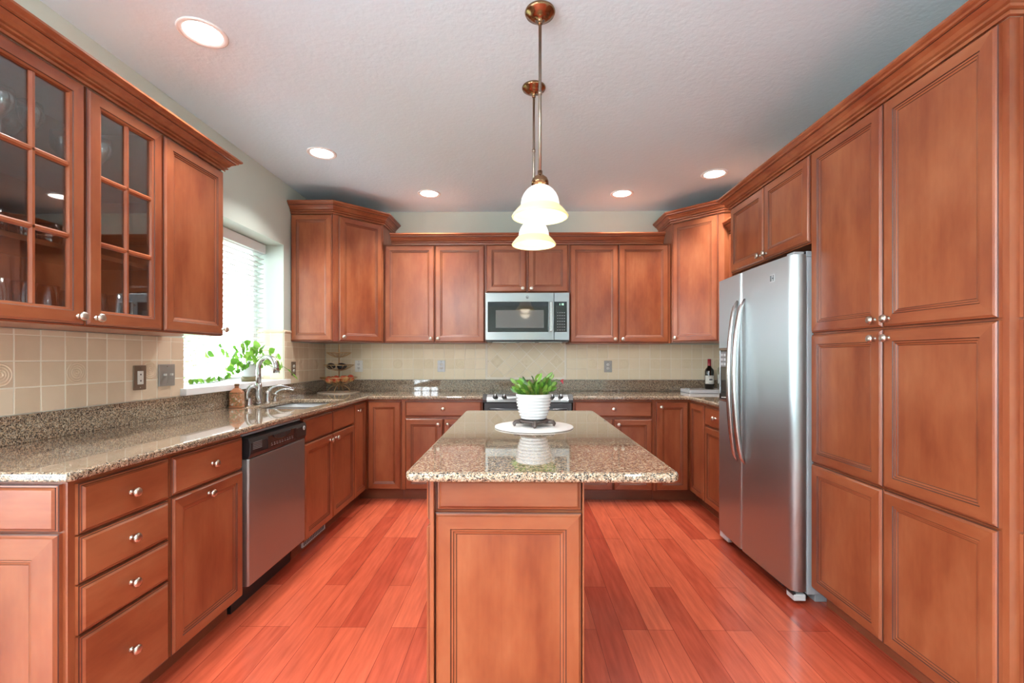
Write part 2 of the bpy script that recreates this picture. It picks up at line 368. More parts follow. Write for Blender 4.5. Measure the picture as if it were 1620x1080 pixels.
# outdoors
struct(MB(M['lawn']).box((-30,1.2,-.5),(30,30,-.4)).build('ground'))
struct(MB(M['bounce_patio']).box((-30,-30,-.3),(30,1.1,-.12)).build('ground'))  # unseen pale patio added to bounce neutral daylight up to the ceiling
def leafmesh(mb, p, d, up, L, W, mi=0, fold=.25, pts=None):
    d = Vector(d).normalized(); up = Vector(up); s = d.cross(up)
    if s.length < 1e-3: s = d.orthogonal()
    s.normalize(); n = s.cross(d).normalized(); p = Vector(p)
    prof = pts or [(0,.05),(.2,.75),(.45,1),(.75,.72),(1,.05)]
    vs = []; fs = []
    for t, wv in prof:
        c = p+d*(L*t)-n*(L*.18*t*t)
        vs += [c-s*(W*.5*wv)+n*(W*fold*wv), c, c+s*(W*.5*wv)+n*(W*fold*wv)]
    for i in range(len(prof)-1):
        a = 3*i; fs += [(a,a+1,a+4,a+3),(a+1,a+2,a+5,a+4)]
    mb.add(vs, fs, mi, True)
def tree(x, y, h, label):
    t = thing('garden_tree', label, 'tree', (x,y,-.4))
    tr = MB(M['bark']).tube([(0,0,0),(.03,.02,h*.4),(0,.05,h*.75)], [.07,.05,.03], 8).build('trunk', t)
    lf = MB(M['treeleaf'])
    for i in range(420):
        a = random.uniform(0,2*PI); b = random.uniform(-1,1); r = h*.3*random.uniform(.4,1)**.5
        p = Vector((r*math.cos(a)*math.sqrt(1-b*b), r*math.sin(a)*math.sqrt(1-b*b), h*.62+r*b*1.25))
        leafmesh(lf, p, (math.cos(a*3),math.sin(a*5),random.uniform(-.6,.4)), (0,0,1), .13, .08)
    lf.build('foliage', t)
tree(-5.6, 6.2, 2.9, 'slender green tree outside the kitchen window, nearer the sill end')
tree(-6.4, 7.9, 2.8, 'second green tree outside the kitchen window, further off')

# ------------------------------------------------------------------ knobs, doors, drawers
KNOB = None
def knob(parent, x, z, y=-.02):
    global KNOB
    if KNOB is None:
        o = MB(M['nickel']).lathe([(.009,0),(.009,.002),(.006,.004),(.0055,.012),(.008,.0145),(.0145,.0175),(.0165,.021),(.0165,.024),(.014,.028),(.008,.0305),(.001,.0312)], 18).build('knob', parent, (x,y,z), (PI/2,0,0))
        KNOB = o
    else:
        o = KNOB.copy(); COL.objects.link(o); o.parent = parent; o.location = (x,y,z)
    return o
def door(parent, x, z, w, h, kn=None, y=0, rz=0, loc=None, name='door', style='panel', fw=.052):
    """local frame: x right, -y out of the face. x,z = lower left."""
    if style == 'panel':
        mb = MB(M['woodh'], M['wood'], M['glaze'])
        H, V, G = 0, 1, 2
        def lp(i, yy, a, b): return (i, i, w-i, h-i, yy, a, b)
        L = [lp(0,0,H,V), lp(0,-.011,G,G), lp(.003,-.0125,H,V), lp(.007,-.0155,H,V), lp(.0105,-.020,H,V),
             lp(fw-.0028,-.020,G,G), lp(fw,-.0170,H,V), lp(fw+.0055,-.0165,G,G), lp(fw+.0075,-.0145,H,V), lp(fw+.014,-.0125,G,G), lp(fw+.016,-.011,V,V)]
        mb.rings(L); mb.rings([(0,0,w,h,0,0,0)][::-1])
    elif style == 'slab':
        mb = MB(M['woodh'], M['glaze'])
        def lp(i, yy, a): return (i, i, w-i, h-i, yy, a, a)
        L = [lp(0,0,0), lp(0,-.010,1), lp(.003,-.0115,0), lp(.007,-.0125,1), lp(.0085,-.0145,0), lp(.014,-.020,0)]
        mb.rings(L)
    elif style == 'glass':
        mb = MB(M['woodh'], M['wood'], M['glaze'])
        def lp(i, yy, a, b): return (i, i, w-i, h-i, yy, a, b)
        L = [lp(0,0,0,1), lp(0,-.011,2,2), lp(.003,-.0125,0,1), lp(.007,-.0155,0,1), lp(.0105,-.020,0,1), lp(fw-.002,-.020,2,2), lp(fw,-.0175,0,1), lp(fw+.008,-.015,0,1), lp(fw+.010,-.006,0,1), lp(fw+.010,0,0,1)]
        mb.rings(L, fill=False, close=True)
    o = mb.build(name, parent, loc if loc else (x, y, z), rz)
    if style == 'glass':
        f = fw+.010; cx = w/2
        mu = MB(M['wood'], M['woodh'])
        prof = [(-.010,-.004),(-.010,-.008),(-.004,-.014),(.004,-.014),(.010,-.008),(.010,-.004)]
        mu.prism([(cx+a,b) for a,b in prof], f, h-f)
        for k in (1,2):
            zz = f+(h-2*f)*k/3
            vs = [(f, b, zz+a) for a,b in prof]+[(w-f, b, zz+a) for a,b in prof]; n = len(prof)
            mu.add(vs, [(i,(i+1)%n,n+(i+1)%n,n+i) for i in range(n)], 1)
        mu.build('muntin', o)
        MB(M['pane']).box((f-.004,-.004,f-.004),(w-f+.004,-.001,h-f+.004)).build('glass_pane', o)
    if kn: knob(o, kn[0], kn[1])
    return o
def drawer(parent, x, z, w, h, kn=True, y=0, name='drawer', **k):
    return door(parent, x, z, w, h, (w/2, h/2) if kn else None, y, name=name, style='slab', **k)
def carcass(parent, w, d, z0, z1, toe=True, mats=None, x0=0):
    mb = MB(M['wood'], M['toe']); mb.box((x0,0,z0),(x0+w,d,z1))
    o = mb.build('carcass', parent)
    if toe: MB(M['toe']).box((x0,.065,0),(x0+w,d,z0)).build('toe_kick', parent)
    return o
ZB0, ZB1 = .100, .884
RL, RR = PI/2, -PI/2
FL, FR_, FB = -1.34, 1.48, 3.95            # carcass front planes
# ---- left base run
G1 = 'base cabinets of cherry-stained wood'
c = thing('base_cabinet', 'cherry wood base cabinet with four stacked drawers at the near end of the left counter', 'cabinet', (FL,1.335,0), RL, G1)
carcass(c, .381, .605, ZB0, ZB1)
for z0, z1 in ((.712,.866),(.562,.706),(.408,.556),(.105,.402)): drawer(c, .022, z0, .354, z1-z0)
# end panels on its near side (facing the camera)
for z0, z1, st in ((.732,.872,'slab'),(.105,.726,'panel')):
    door(c, 0, 0, .575, z1-z0, name='end_panel', style=st, rz=-PI/2, loc=(0, .59, z0), fw=.075)
c = thing('base_cabinet', 'cherry wood base cabinet with one drawer over one door, left of the dishwasher', 'cabinet', (FL,1.717,0), RL, G1)
carcass(c, .458, .605, ZB0, ZB1); drawer(c, .006, .716, .446, .150); door(c, .006, .105, .446, .604, (.20, .565))
c = thing('base_cabinet', 'cherry wood sink base cabinet with two doors under two blank drawer fronts', 'cabinet', (FL,2.792,0), RL, G1)
mb = MB(M['wood']); mb.box((0,0,ZB0),(.862,.605,.66)); mb.box((0,0,.66),(.862,.02,ZB1)); mb.box((0,.02,.66),(.018,.605,ZB1)); mb.box((.844,.02,.66),(.862,.605,ZB1)); mb.build('carcass', c)
MB(M['toe']).box((0,.065,0),(.862,.605,ZB0)).build('toe_kick', c)
drawer(c, .006, .716, .422, .150, False, name='false_front'); drawer(c, .434, .716, .422, .150, False, name='false_front')
door(c, .006, .105, .422, .604, (.375, .565)); door(c, .434, .105, .422, .604, (.045, .565))
g = MB(M['lgrey'], M['black']); g.box((.13,.055,.018),(.47,.0645,.085)); 
for k in range(14): g.box((.145+k*.0225,.053,.026),(.155+k*.0225,.056,.077), 1)
g.build('vent_grille', c)
c = thing('corner_base_cabinet', 'left corner base cabinet with two narrow doors meeting at the inside corner', 'cabinet', (0,0,0), 0, G1)
mb = MB(M['wood']); mb.prism([(-1.945,3.656),(FL,3.656),(FL,FB),(-1.016,FB),(-1.016,4.545),(-1.945,4.545)], ZB0, ZB1); mb.build('carcass', c)
mb = MB(M['toe']); mb.prism([(-1.945,3.656),(FL-.065,3.656),(FL-.065,FB+.065),(-1.016,FB+.065),(-1.016,4.545),(-1.945,4.545)], 0, ZB0); mb.build('toe_kick', c)
door(c,0,0,.262,.761,(.06,.705),rz=RL,loc=(FL,3.662,.105),fw=.048); door(c,0,0,.290,.761,None,loc=(-1.312,FB,.105))
# dishwasher
d = thing('dishwasher', 'stainless steel dishwasher with black control panel under the left counter', 'dishwasher', (FL,2.184,0), RL)
MB(M['black']).box((.004,.02,.10),(.596,.58,.878)).box((.012,.06,.0),(.588,.56,.10)).build('tub', d)
mb = MB(M['steeld']); mb.prism([(.008,.02),(.008,-.022),(.014,-.030),(.586,-.030),(.592,-.022),(.592,.02)], .135, .752); mb.build('door_panel', d, bevel=.002)
cp = MB(M['black'], M['btn'], M['blackglass'])
pr = [(-.030,.755),(-.038,.775),(-.040,.83),(-.030,.852),(.0,.858),(.02,.858),(.02,.755)]
n = len(pr); cp.add([(.008,a,b) for a,b in pr]+[(.592,a,b) for a,b in pr], [tuple(range(n)), tuple(range(n,2*n))[::-1]]+[(i,n+i,n+(i+1)%n,(i+1)%n) for i in range(n)], 0)
cpo = cp.build('control_panel', d, bevel=.003)
ds = MB(M['btn'], M['blackglass'])
for k in range(5): ds.box((.028,-.0415,.800+k*.008-.004),(.105,-.0395,.803+k*.008-.004), 0)
ds.box((.16,-.041,.775),(.46,-.0395,.838),1)
for k in range(9): ds.box((.19+k*.027,-.0418,.785),(.205+k*.027,-.0405,.789),0); ds.box((.19+k*.027,-.0418,.795),(.200+k*.027,-.0405,.798),0)
ds.build('button_strip', cpo)
MB(M['black'],M['btn']).prism([(.24+.09*math.cos(a),0+.028*math.sin(a)) for a in [PI+PI*i/14 for i in range(15)]], 0, .006).build('latch_recess', cpo, (.06,-.0395,.838), (PI/2,0,0))
bd = MB(M['lgrey'], M['btn']).lathe([(.013,0),(.013,.003),(.011,.004)], 20, T=T(.555,-.0395,.822,rx=PI/2))
bd.lathe([(.0065,.004),(.0065,.0046)], 12, 1, T=T(.555,-.0395,.822,rx=PI/2)); bd.build('badge', d)
MB(M['greyside']).box((.01,.0,.864),(.59,.02,.874)).build('top_strip', d)

# ---- back base run
c = thing('base_cabinet', 'cherry wood base cabinet with wide drawer over two doors, left of the range', 'cabinet', (-1.014,FB,0), 0, G1)
carcass(c, .700, .595, ZB0, ZB1); drawer(c, .030, .735, .662, .135); door(c, .030, .105, .327, .612, (.288,.565)); door(c, .363, .105, .329, .612, (.038,.565))
c = thing('base_cabinet', 'cherry wood base cabinet with wide drawer over two doors, right of the range', 'cabinet', (.466,FB,0), 0, G1)
carcass(c, .700, .595, ZB0, ZB1); drawer(c, .010, .735, .668, .135); door(c, .010, .105, .330, .612, (.292,.565)); door(c, .348, .105, .330, .612, (.040,.565))
c = thing('corner_base_cabinet', 'right corner base cabinet with two narrow doors meeting at the inside corner', 'cabinet', (0,0,0), 0, G1)
mb = MB(M['wood']); mb.prism([(1.168,FB),(FR_,FB),(FR_,3.628),(2.085,3.628),(2.085,4.545),(1.168,4.545)], ZB0, ZB1); mb.build('carcass', c)
mb = MB(M['toe']); mb.prism([(1.168,FB+.065),(FR_+.065,FB+.065),(FR_+.065,3.628),(2.085,3.628),(2.085,4.545),(1.168,4.545)], 0, ZB0); mb.build('toe_kick', c)
door(c,0,0,.274,.761,(.038,.715),loc=(1.180,FB,.105)); door(c,0,0,.290,.761,None,rz=RR,loc=(FR_,3.926,.105))
c = thing('base_cabinet', 'cherry wood base cabinet with drawer over door, mostly hidden beyond the refrigerator', 'cabinet', (FR_,3.626,0), RR, G1)
carcass(c, .418, .605, ZB0, ZB1); drawer(c, .006, .716, .405, .150); door(c, .006, .105, .405, .604, (.36,.565))
# ---- countertops
def top_slab(name, xs, ys, keep, z0, z1, parent, bev=.009):
    me = bmesh.new(); vt = {}
    def V(i,j):
        if (i,j) not in vt: vt[(i,j)] = me.verts.new((xs[i],ys[j],z0))
        return vt[(i,j)]
    fs = [me.faces.new((V(i,j),V(i+1,j),V(i+1,j+1),V(i,j+1))) for i in range(len(xs)-1) for j in range(len(ys)-1) if keep(i,j)]
    r = bmesh.ops.extrude_face_region(me, geom=fs)
    bmesh.ops.translate(me, vec=(0,0,z1-z0), verts=[v for v in r['geom'] if isinstance(v, bmesh.types.BMVert)])
    bmesh.ops.recalc_face_normals(me, faces=me.faces[:])
    m = bpy.data.meshes.new(name); me.to_mesh(m); me.free(); m.materials.append(M['granite'])
    o = bpy.data.objects.new(name, m); COL.objects.link(o); o.parent = parent
    b = o.modifiers.new('bevel','BEVEL'); b.width = bev; b.segments = 4; b.limit_method = 'ANGLE'
    for p in m.polygons: p.use_smooth = False
    return o
SKX0, SKX1, SKY0, SKY1 = -1.80, -1.395, 2.94, 3.612
ct = thing('countertop', 'speckled brown granite countertop along the left wall and around the corner to the range', 'countertop')
xs = [-1.948, SKX0, SKX1, -1.30, -.312]; ys = [1.300, SKY0, SKY1, 3.915, 4.548]
top_slab('worktop', xs, ys, lambda i,j: (j == 3) or (i < 3 and not (i == 1 and j == 1)), .8845, .914, ct)
mb = MB(M['granite']); mb.box((-1.949,1.305,.9145),(-1.927,4.548,1.025)); mb.box((-1.927,4.527,.9145),(2.088,4.549,1.025)); mb.build('backsplash', ct, bevel=.002)
ct2 = thing('countertop', 'speckled brown granite countertop from the range around the right-hand corner', 'countertop')
xs = [.463, 1.445, 2.088]; ys = [3.215, 3.915, 4.526]
top_slab('worktop', xs, ys, lambda i,j: j == 1 or i == 1, .8845, .914, ct2)
MB(M['granite']).box((2.066,3.22,.9145),(2.088,4.526,1.025)).build('backsplash', ct2, bevel=.002)
# sink
s = thing('sink', 'undermount stainless steel sink in the left granite counter', 'sink', (0,0,0))
mb = MB(M['sinksteel']); x0,x1,y0,y1 = SKX0-.012,SKX1+.012,SKY0-.012,SKY1+.012
def bowl(mb, x0,x1,y0,y1,zt,zb,r=.05,t=.02):
    def rr(x0,x1,y0,y1,r,z):
        P = []
        for cx,cy,a0 in ((x1-r,y1-r,0),(x0+r,y1-r,PI/2),(x0+r,y0+r,PI),(x1-r,y0+r,1.5*PI)):
            for k in range(5): a = a0+PI/2*k/4; P.append((cx+r*math.cos(a), cy+r*math.sin(a), z))
        return P
    L = [rr(x0,x1,y0,y1,r,zt), rr(x0+t*.4,x1-t*.4,y0+t*.4,y1-t*.4,r,zb+.03), rr(x0+t*1.6,x1-t*1.6,y0+t*1.6,y1-t*1.6,r,zb)]
    vs = sum(L, []); n = 20
    fs = [(i*n+j, (i+1)*n+j, (i+1)*n+(j+1)%n, i*n+(j+1)%n) for i in range(2) for j in range(n)] + [tuple(range(2*n,3*n))]
    mb.add(vs, fs, 0, True); return rr(x0,x1,y0,y1,r,zt)
P1 = bowl(mb, x0+.015,x1-.015,y0+.015,3.285,.876,.70); P2 = bowl(mb, x0+.015,x1-.015,3.315,y1-.015,.876,.70)
mb.build('basin', s)
fl = MB(M['steelf'])
for a,b in (((x0-.01,y0-.01),(x0+.02,y1+.01)),((x1-.02,y0-.01),(x1+.01,y1+.01)),((x0+.02,y0-.01),(x1-.02,y0+.02)),((x0+.02,y1-.02),(x1-.02,y1+.01)),((x0+.02,3.28),(x1-.02,3.32))):
    fl.box((a[0],a[1],.874),(b[0],b[1],.8838))
fl.build('rim', s)
for yy in (3.11,3.49): MB(M['nickel'],M['black']).lathe([(.04,0),(.04,.002),(.03,.001)],20,T=T(-1.6,yy,.701)).lathe([(.024,.001),(.024,.003)],16,1,T=T(-1.6,yy,.701)).build('drain', s)

# ---- range
r = thing('range', 'slide-in electric range with black glass cooktop between the back counters', 'stove', (-.303,3.95,0), 0)
W = .760
MB(M['slate']).box((.004,.0,.06),(W-.004,.575,.905)).box((.03,.05,0),(W-.03,.56,.06)).build('body', r)
mb = MB(M['blackglass'], M['btn']); mb.box((-.006,.02,.9145),(W+.003,.572,.924))
for cx,cy,rd in ((.19,.17,.095),(.57,.17,.075),(.19,.42,.075),(.57,.42,.095)):
    mb.lathe([(rd,.9241),(rd,.9245),(rd-.004,.9245),(rd-.004,.9241)],32,1,T=T(cx,cy,0),cap0=False,cap1=False)
mb.build('cooktop', r, bevel=.001)
prf = [(.02,.9235),(.012,.926),(-.052,.882),(-.052,.866),(.0,.866)]
cpn = MB(M['steelh']); n = 5
cpn.add([(.028,a,b) for a,b in prf]+[(W-.035,a,b) for a,b in prf], [tuple(range(n)),tuple(range(n,2*n))[::-1]]+[(i,n+i,n+(i+1)%n,(i+1)%n) for i in range(n)])
cpo = cpn.build('control_panel', r)
for nm, xa, xb in (('end_cap',-.008,.026),('end_cap',W-.033,W+.005)):
    e = MB(M['black']); pe = [(.02,.926),(.012,.928),(-.056,.884),(-.056,.862),(.0,.862),(.02,.914)]; k = len(pe)
    e.add([(xa,a,b) for a,b in pe]+[(xb,a,b) for a,b in pe], [tuple(range(k)),tuple(range(k,2*k))[::-1]]+[(i,k+i,k+(i+1)%k,(i+1)%k) for i in range(k)]); e.build(nm, r)
sl_a = math.atan2(.044,.064)
for kx in (.098,.176,.588,.662):
    kb = MB(M['black'], M['lgrey']).lathe([(.022,0),(.022,.006),(.017,.008),(.016,.022),(.014,.024)],20); kb.box((-.003,-.015,.024),(.003,.015,.027),1)
    kb.build('burner_knob', r, (kx,-.022,.9035), (sl_a,0,0))
MB(M['blackglass'],M['led']).box((-.085,-.024,0),(.085,.024,.003)).box((-.02,-.006,.003),(-.012,.006,.0035),1).box((-.006,-.006,.003),(.002,.006,.0035),1).box((.01,-.006,.003),(.018,.006,.0035),1).build('display', cpo, (.375,-.022,.9035), (sl_a,0,0))
dr = MB(M['slate'], M['blackglass']); dr.box((.006,-.035,.19),(W-.006,-.001,.856)); dr.box((.12,-.037,.34),(W-.12,-.0352,.68),1); dro = dr.build('oven_door', r, bevel=.004)
MB(M['slate']).tube([(.05,-.035,.80),(.06,-.075,.806),(.2,-.088,.800),(.38,-.092,.797),(.56,-.088,.800),(.70,-.075,.806),(.71,-.035,.80)], .013, 10).build('door_handle', dro)
MB(M['slate']).box((.006,-.030,.065),(W-.006,-.001,.182)).build('storage_drawer', r, bevel=.003)

# ---- refrigerator
f = thing('refrigerator', 'side-by-side stainless steel refrigerator with ice dispenser beside the tall pantry', 'refrigerator', (1.45,2.752,0), RR)
# local x: -.43 (far, +Y) .. .43 (near)
MB(M['greyside']).box((-.428,.003,.05),(.428,.60,1.755)).box((-.40,.06,0),(.40,.55,.05)).build('body', f, bevel=.004)
def fdoor(xa, xb, nm, near):
    n = 28; P = []
    for i in range(n+1):
        u = xa+(xb-xa)*i/n
        g = -.070-.012*(1-((u-.0)/.43)**2)
        ed = min(u-xa, xb-u) if False else (xb-u if near else u-xa)
        R = .028 if near else .02
        if ed < R: g += (R-math.sqrt(max(0,R*R-(R-ed)**2)))*.9
        ed2 = (u-xa) if near else (xb-u)
        if ed2 < .006: g += (.006-math.sqrt(max(0,.006**2-(.006-ed2)**2)))
        P.append((u, g))
    poly = [(xa,-.004)]+P+[(xb,-.004)]
    mb = MB(M['steel']); k = len(poly)
    vs = [(x,y,.065) for x,y in poly]+[(x,y,1.768) for x,y in poly]
    mb.add(vs, [tuple(range(k)),tuple(range(k,2*k))[::-1]], 0, False)
    kk = len(mb.v); mb.add(vs, [(i,i+k,(i+1)%k+k,(i+1)%k) for i in range(k)], 0, True)
    return mb.build(nm, f)
d1 = fdoor(-.430, -.085, 'freezer_door', False); d2 = fdoor(-.079, .430, 'refrigerator_door', True)
MB(M['lgrey']).box((-.425,-.012,.07),(-.09,-.0,1.765)).box((-.075,-.012,.07),(.425,.0,1.765)).build('door_gasket', f)
MB(M['lgrey']).box((-.086,-.072,.067),(-.078,-.015,1.766)).build('door_edge', f)
def handle(x, sgn, par):
    z0, z1 = .60, 1.60; pts = []; rs = []
    for i in range(25):
        t = i/24; z = z0+(z1-z0)*t; b = math.sin(PI*t)**.45
        pts.append((x+sgn*.012*(1-b), -.078-.058*b, z)); rs.append(.009+.012*math.sin(PI*t)**.6)
    MB(M['steelf']).tube(pts, rs, 12).build('door_handle', par)
handle(-.118, -1, d1); handle(-.046, 1, d2)
dp = MB(M['steelf'], M['blackglass'], M['btn'], M['lgrey'])
dp.rings([(-.375,.955,-.165,1.31,-.078,0,0), (-.375,.955,-.165,1.31,-.0885,0,0), (-.365,.968,-.175,1.295,-.0885,1,1), (-.362,.975,-.178,1.29,-.084,1,1)])
dp.box((-.358,-.0865,1.185),(-.182,-.0842,1.285),2)
for a in range(4):
    for b_ in range(3): dp.box((-.350+a*.042,-.0872,1.195+b_*.030),(-.322+a*.042,-.0864,1.212+b_*.030),3)
dpo = dp.build('ice_dispenser', d1)
MB(M['lgrey'],M['ink']).box((.235,-.0785,1.655),(.277,-.0765,1.697)).box((.238,-.0791,1.66),(.249,-.0784,1.692),1).box((.254,-.0791,1.66),(.258,-.0784,1.692),1).box((.258,-.0791,1.672),(.268,-.0784,1.678),1).box((.268,-.0791,1.66),(.274,-.0784,1.692),1).build('badge', d2)
hg = MB(M['greyside'], M['black']); hg.box((.36,-.06,1.7685),(.425,-.01,1.782)); hg.box((.36,-.0,1.756),(.425,.10,1.785)); hg.box((.36,-.012,1.77),(.425,.002,1.782),1); hg.build('hinge_cover', f, bevel=.003)
kg = MB(M['lgrey'], M['black']); kg.box((-.42,-.045,.028),(.30,.0,.050),1); kg.box((-.425,-.062,.018),(-.30,-.002,.055)); kg.box((.36,-.062,.018),(.428,-.002,.050)); kg.box((.365,-.066,.044),(.425,-.05,.060),1); kg.build('bottom_grille', f, bevel=.004)
for xx in (-.35,.35): MB(M['black']).lathe([(.018,0),(.018,.05)],12,T=T(xx,.03,0)).build('foot', f)

# ---- right tall units
G2 = 'tall and upper cabinets on the right wall'
p = thing('pantry_cabinet', 'tall cherry wood pantry with three tiers of paired doors right of the refrigerator', 'cabinet', (FR_,2.316,0), RR)
PW = .916
MB(M['wood'], M['toe']).box((0,0,.09),(PW,.605,2.275)).build('carcass', p); MB(M['toe']).box((0,.065,0),(PW,.605,.09)).build('toe_kick', p)
for z0, z1, kz in ((.096,.716,None),(.724,1.361,.60),(1.369,2.270,.032)):
    door(p, .006, z0, .446, z1-z0, (.446-.032, kz) if kz else None); door(p, .458, z0, .438, z1-z0, (.032, kz) if kz else None)
for z0, z1 in ((.096,.716),(.724,1.361),(1.369,2.270)): door(p, 0, 0, .57, z1-z0, name='end_panel', rz=PI/2, loc=(PW, .03, z0), fw=.06)
p = thing('overhead_cabinet', 'cherry wood two-door cabinet above the refrigerator', 'cabinet', (FR_,3.187,0), RR)
MB(M['wood']).box((0,0,1.826),(.868,.605,2.275)).build('carcass', p); door(p,.008,1.830,.424,.440,(.392,.032)); door(p,.438,1.830,.424,.440,(.032,.032))
MB(M['wood']).box((-.02,0,0),(-.001,.605,2.275)).build('side_panel', p)
# upper between corner and fridge
G3 = 'upper wall cabinets of cherry-stained wood'
p = thing('wall_cabinet', 'cherry wood upper cabinet tucked between the right corner unit and the refrigerator panel', 'cabinet', (1.78,3.866,0), RR, G3)
MB(M['wood']).box((0,0,1.383),(.655,.305,2.29)).build('carcass', p); door(p,.006,1.388,.318,.896,(.285,.03)); door(p,.33,1.388,.318,.896,(.032,.03))

# ---- back uppers
p = thing('wall_cabinet', 'cherry wood two-door upper cabinet left of the microwave', 'cabinet', (-1.252,4.22,0), 0, G3)
MB(M['wood']).box((0,0,1.383),(.940,.325,2.29)).build('carcass', p); door(p,.010,1.388,.462,.896,(.430,.032)); door(p,.476,1.388,.458,.896,(.032,.032))
p = thing('wall_cabinet', 'small cherry wood two-door upper cabinet directly over the microwave', 'cabinet', (-.311,4.22,0), 0, G3)
MB(M['wood']).box((0,0,1.842),(.773,.325,2.29)).build('carcass', p); door(p,.010,1.848,.368,.436,(.335,.032)); door(p,.394,1.848,.368,.436,(.032,.032))
p = thing('wall_cabinet', 'cherry wood two-door upper cabinet right of the microwave', 'cabinet', (.463,4.22,0), 0, G3)
MB(M['wood']).box((0,0,1.377),(.934,.325,2.29)).build('carcass', p); door(p,.006,1.382,.445,.902,(.413,.032)); door(p,.456,1.382,.452,.902,(.032,.032))
# corner uppers
ZK0, ZK1 = 1.385, 2.470
p = thing('corner_wall_cabinet', 'tall angled corner upper cabinet beside the kitchen window', 'cabinet', (0,0,0), 0)
MB(M['wood']).prism([(-1.946,3.87),(-1.585,3.87),(-1.255,4.20),(-1.255,4.546),(-1.946,4.546)], ZK0, ZK1).build('carcass', p)
door(p,0,0,.352,ZK1-ZK0-.01,name='side_panel',loc=(-1.942,3.87,ZK0+.004),fw=.05)
dl = math.hypot(.33,.33); q = math.sqrt(.5)
door(p,0,0,dl-.062,ZK1-ZK0-.012,(.034,.034),rz=PI/4,loc=(-1.585+.045*q,3.87+.045*q,ZK0+.004))
p = thing('corner_wall_cabinet', 'tall angled corner upper cabinet behind the refrigerator', 'cabinet', (0,0,0), 0)
MB(M['wood']).prism([(1.400,4.20),(1.730,3.87),(2.086,3.87),(2.086,4.546),(1.400,4.546)], ZK0, ZK1).build('carcass', p)
door(p,0,0,dl-.062,ZK1-ZK0-.012,(.034,.034),rz=-PI/4,loc=(1.400+.012*q,4.20-.012*q,ZK0+.004))
# ---- left uppers
p = thing('glass_door_cabinet', 'cherry wood upper cabinet with two glass-paned doors and glassware inside', 'cabinet', (-1.62,1.302,0), RL)
UW = .733; Z0, Z1 = 1.362, 2.260
mb = MB(M['wood'], M['woodin'])
mb.box((0,.018,Z0),(UW,.326,Z0+.018)); mb.box((0,.018,Z1-.018),(UW,.326,Z1)); mb.box((0,.018,Z0+.018),(.018,.326,Z1-.018)); mb.box((UW-.018,.018,Z0+.018),(UW,.326,Z1-.018)); mb.box((.018,.316,Z0+.018),(UW-.018,.326,Z1-.018),1)
mb.box((0,0,Z0),(UW,.018,Z0+.035)); mb.box((0,0,Z1-.04),(UW,.018,Z1)); mb.box((0,0,Z0+.035),(.03,.018,Z1-.04)); mb.box((UW-.03,0,Z0+.035),(UW,.018,Z1-.04))
mb.box((.35,0,Z0+.035),(.385,.018,Z1-.04))
mb.build('carcass', p)
SH = (1.655, 1.955)
for z in SH: MB(M['woodin']).box((.019,.03,z-.018),(UW-.019,.315,z)).build('shelf', p)
door(p,.006,1.367,.356,.886,(.325,.030),style='glass',fw=.05); door(p,.369,1.367,.359,.886,(.032,.030),style='glass',fw=.05)
p = thing('wall_cabinet', 'cherry wood single-door upper cabinet beside the window, right of the glass doors', 'cabinet', (-1.62,2.036,0), RL, G3)
MB(M['wood']).box((0,0,1.362),(.424,.326,2.260)).build('carcass', p); door(p,.004,1.367,.414,.886,None)
knob(p, .400, 1.398, -.022)

# ---- crown mouldings
CP = [(0,0),(.012,0),(.014,.011),(.010,.014),(.022,.018),(.024,.026),(.018,.030),(.026,.036),(.034,.050),(.050,.062),(.050,.066),(.058,.068),(.060,.076),(.068,.080),(.074,.086),(.074,.096),(0,.096)]
def crown(label, path, z, scale=1.0, h=1.0, prof=CP):
    pts = [Vector(a) for a in path]; n = len(prof); vs = []; fs = []; mi = []
    for i, p in enumerate(pts):
        da = (p-pts[i-1]).normalized() if i else None; db = (pts[i+1]-p).normalized() if i < len(pts)-1 else None
        na = Vector((da.y,-da.x)) if da else None; nb = Vector((db.y,-db.x)) if db else None
        if na is None: off = nb
        elif nb is None: off = na
        else: off = (na+nb)/(1+na.dot(nb))
        for o, zz in prof: q = p+off*o*scale; vs.append((q.x,q.y,z+zz*h))
    for i in range(len(pts)-1):
        for j in range(n):
            k = (j+1)%n; fs.append((i*n+j,(i+1)*n+j,(i+1)*n+k,i*n+k)); mi.append(1 if j in (2,5,9) else 0)
    mb = MB(M['woodh'], M['glaze'])
    k = len(mb.v); mb.v += vs; mb.f += [list(f) for f in fs]; mb.m += mi; mb.s += [False]*len(fs)
    mb.f += [list(range(n)), list(range((len(pts)-1)*n, len(pts)*n))[::-1]]; mb.m += [0,0]; mb.s += [False]*2
    return tag(mb.build('crown_moulding'), label, 'moulding', 'cherry crown mouldings on the upper cabinets')
# walking the path, the moulding projects to the right-hand side
crown('crown moulding along the top of the left glass-door cabinets', [(-1.62,1.302),(-1.62,2.4605),(-1.945,2.4605)], 2.2605, 1, .82)
crown('crown moulding around the tall corner cabinet beside the window', [(-1.945,3.87),(-1.585,3.87),(-1.255,4.20),(-1.255,4.545)], 2.4705, 1, 1)
crown('long straight crown moulding over the back upper cabinets and microwave', [(-1.180,4.22),(1.327,4.22)], 2.2905, 1, .95)
crown('crown moulding around the tall corner cabinet behind the refrigerator', [(1.400,4.545),(1.400,4.20),(1.730,3.87),(2.086,3.87)], 2.4705, 1, 1)
crown('short crown moulding between the right corner cabinet and the refrigerator cabinet', [(1.78,3.866),(1.78,3.29)], 2.2905, 1, .95)
crown('long crown moulding over the pantry and refrigerator cabinet', [(2.086,3.2075),(1.48,3.2075),(1.48,1.3995),(2.086,1.3995)], 2.2755, 1, .92)

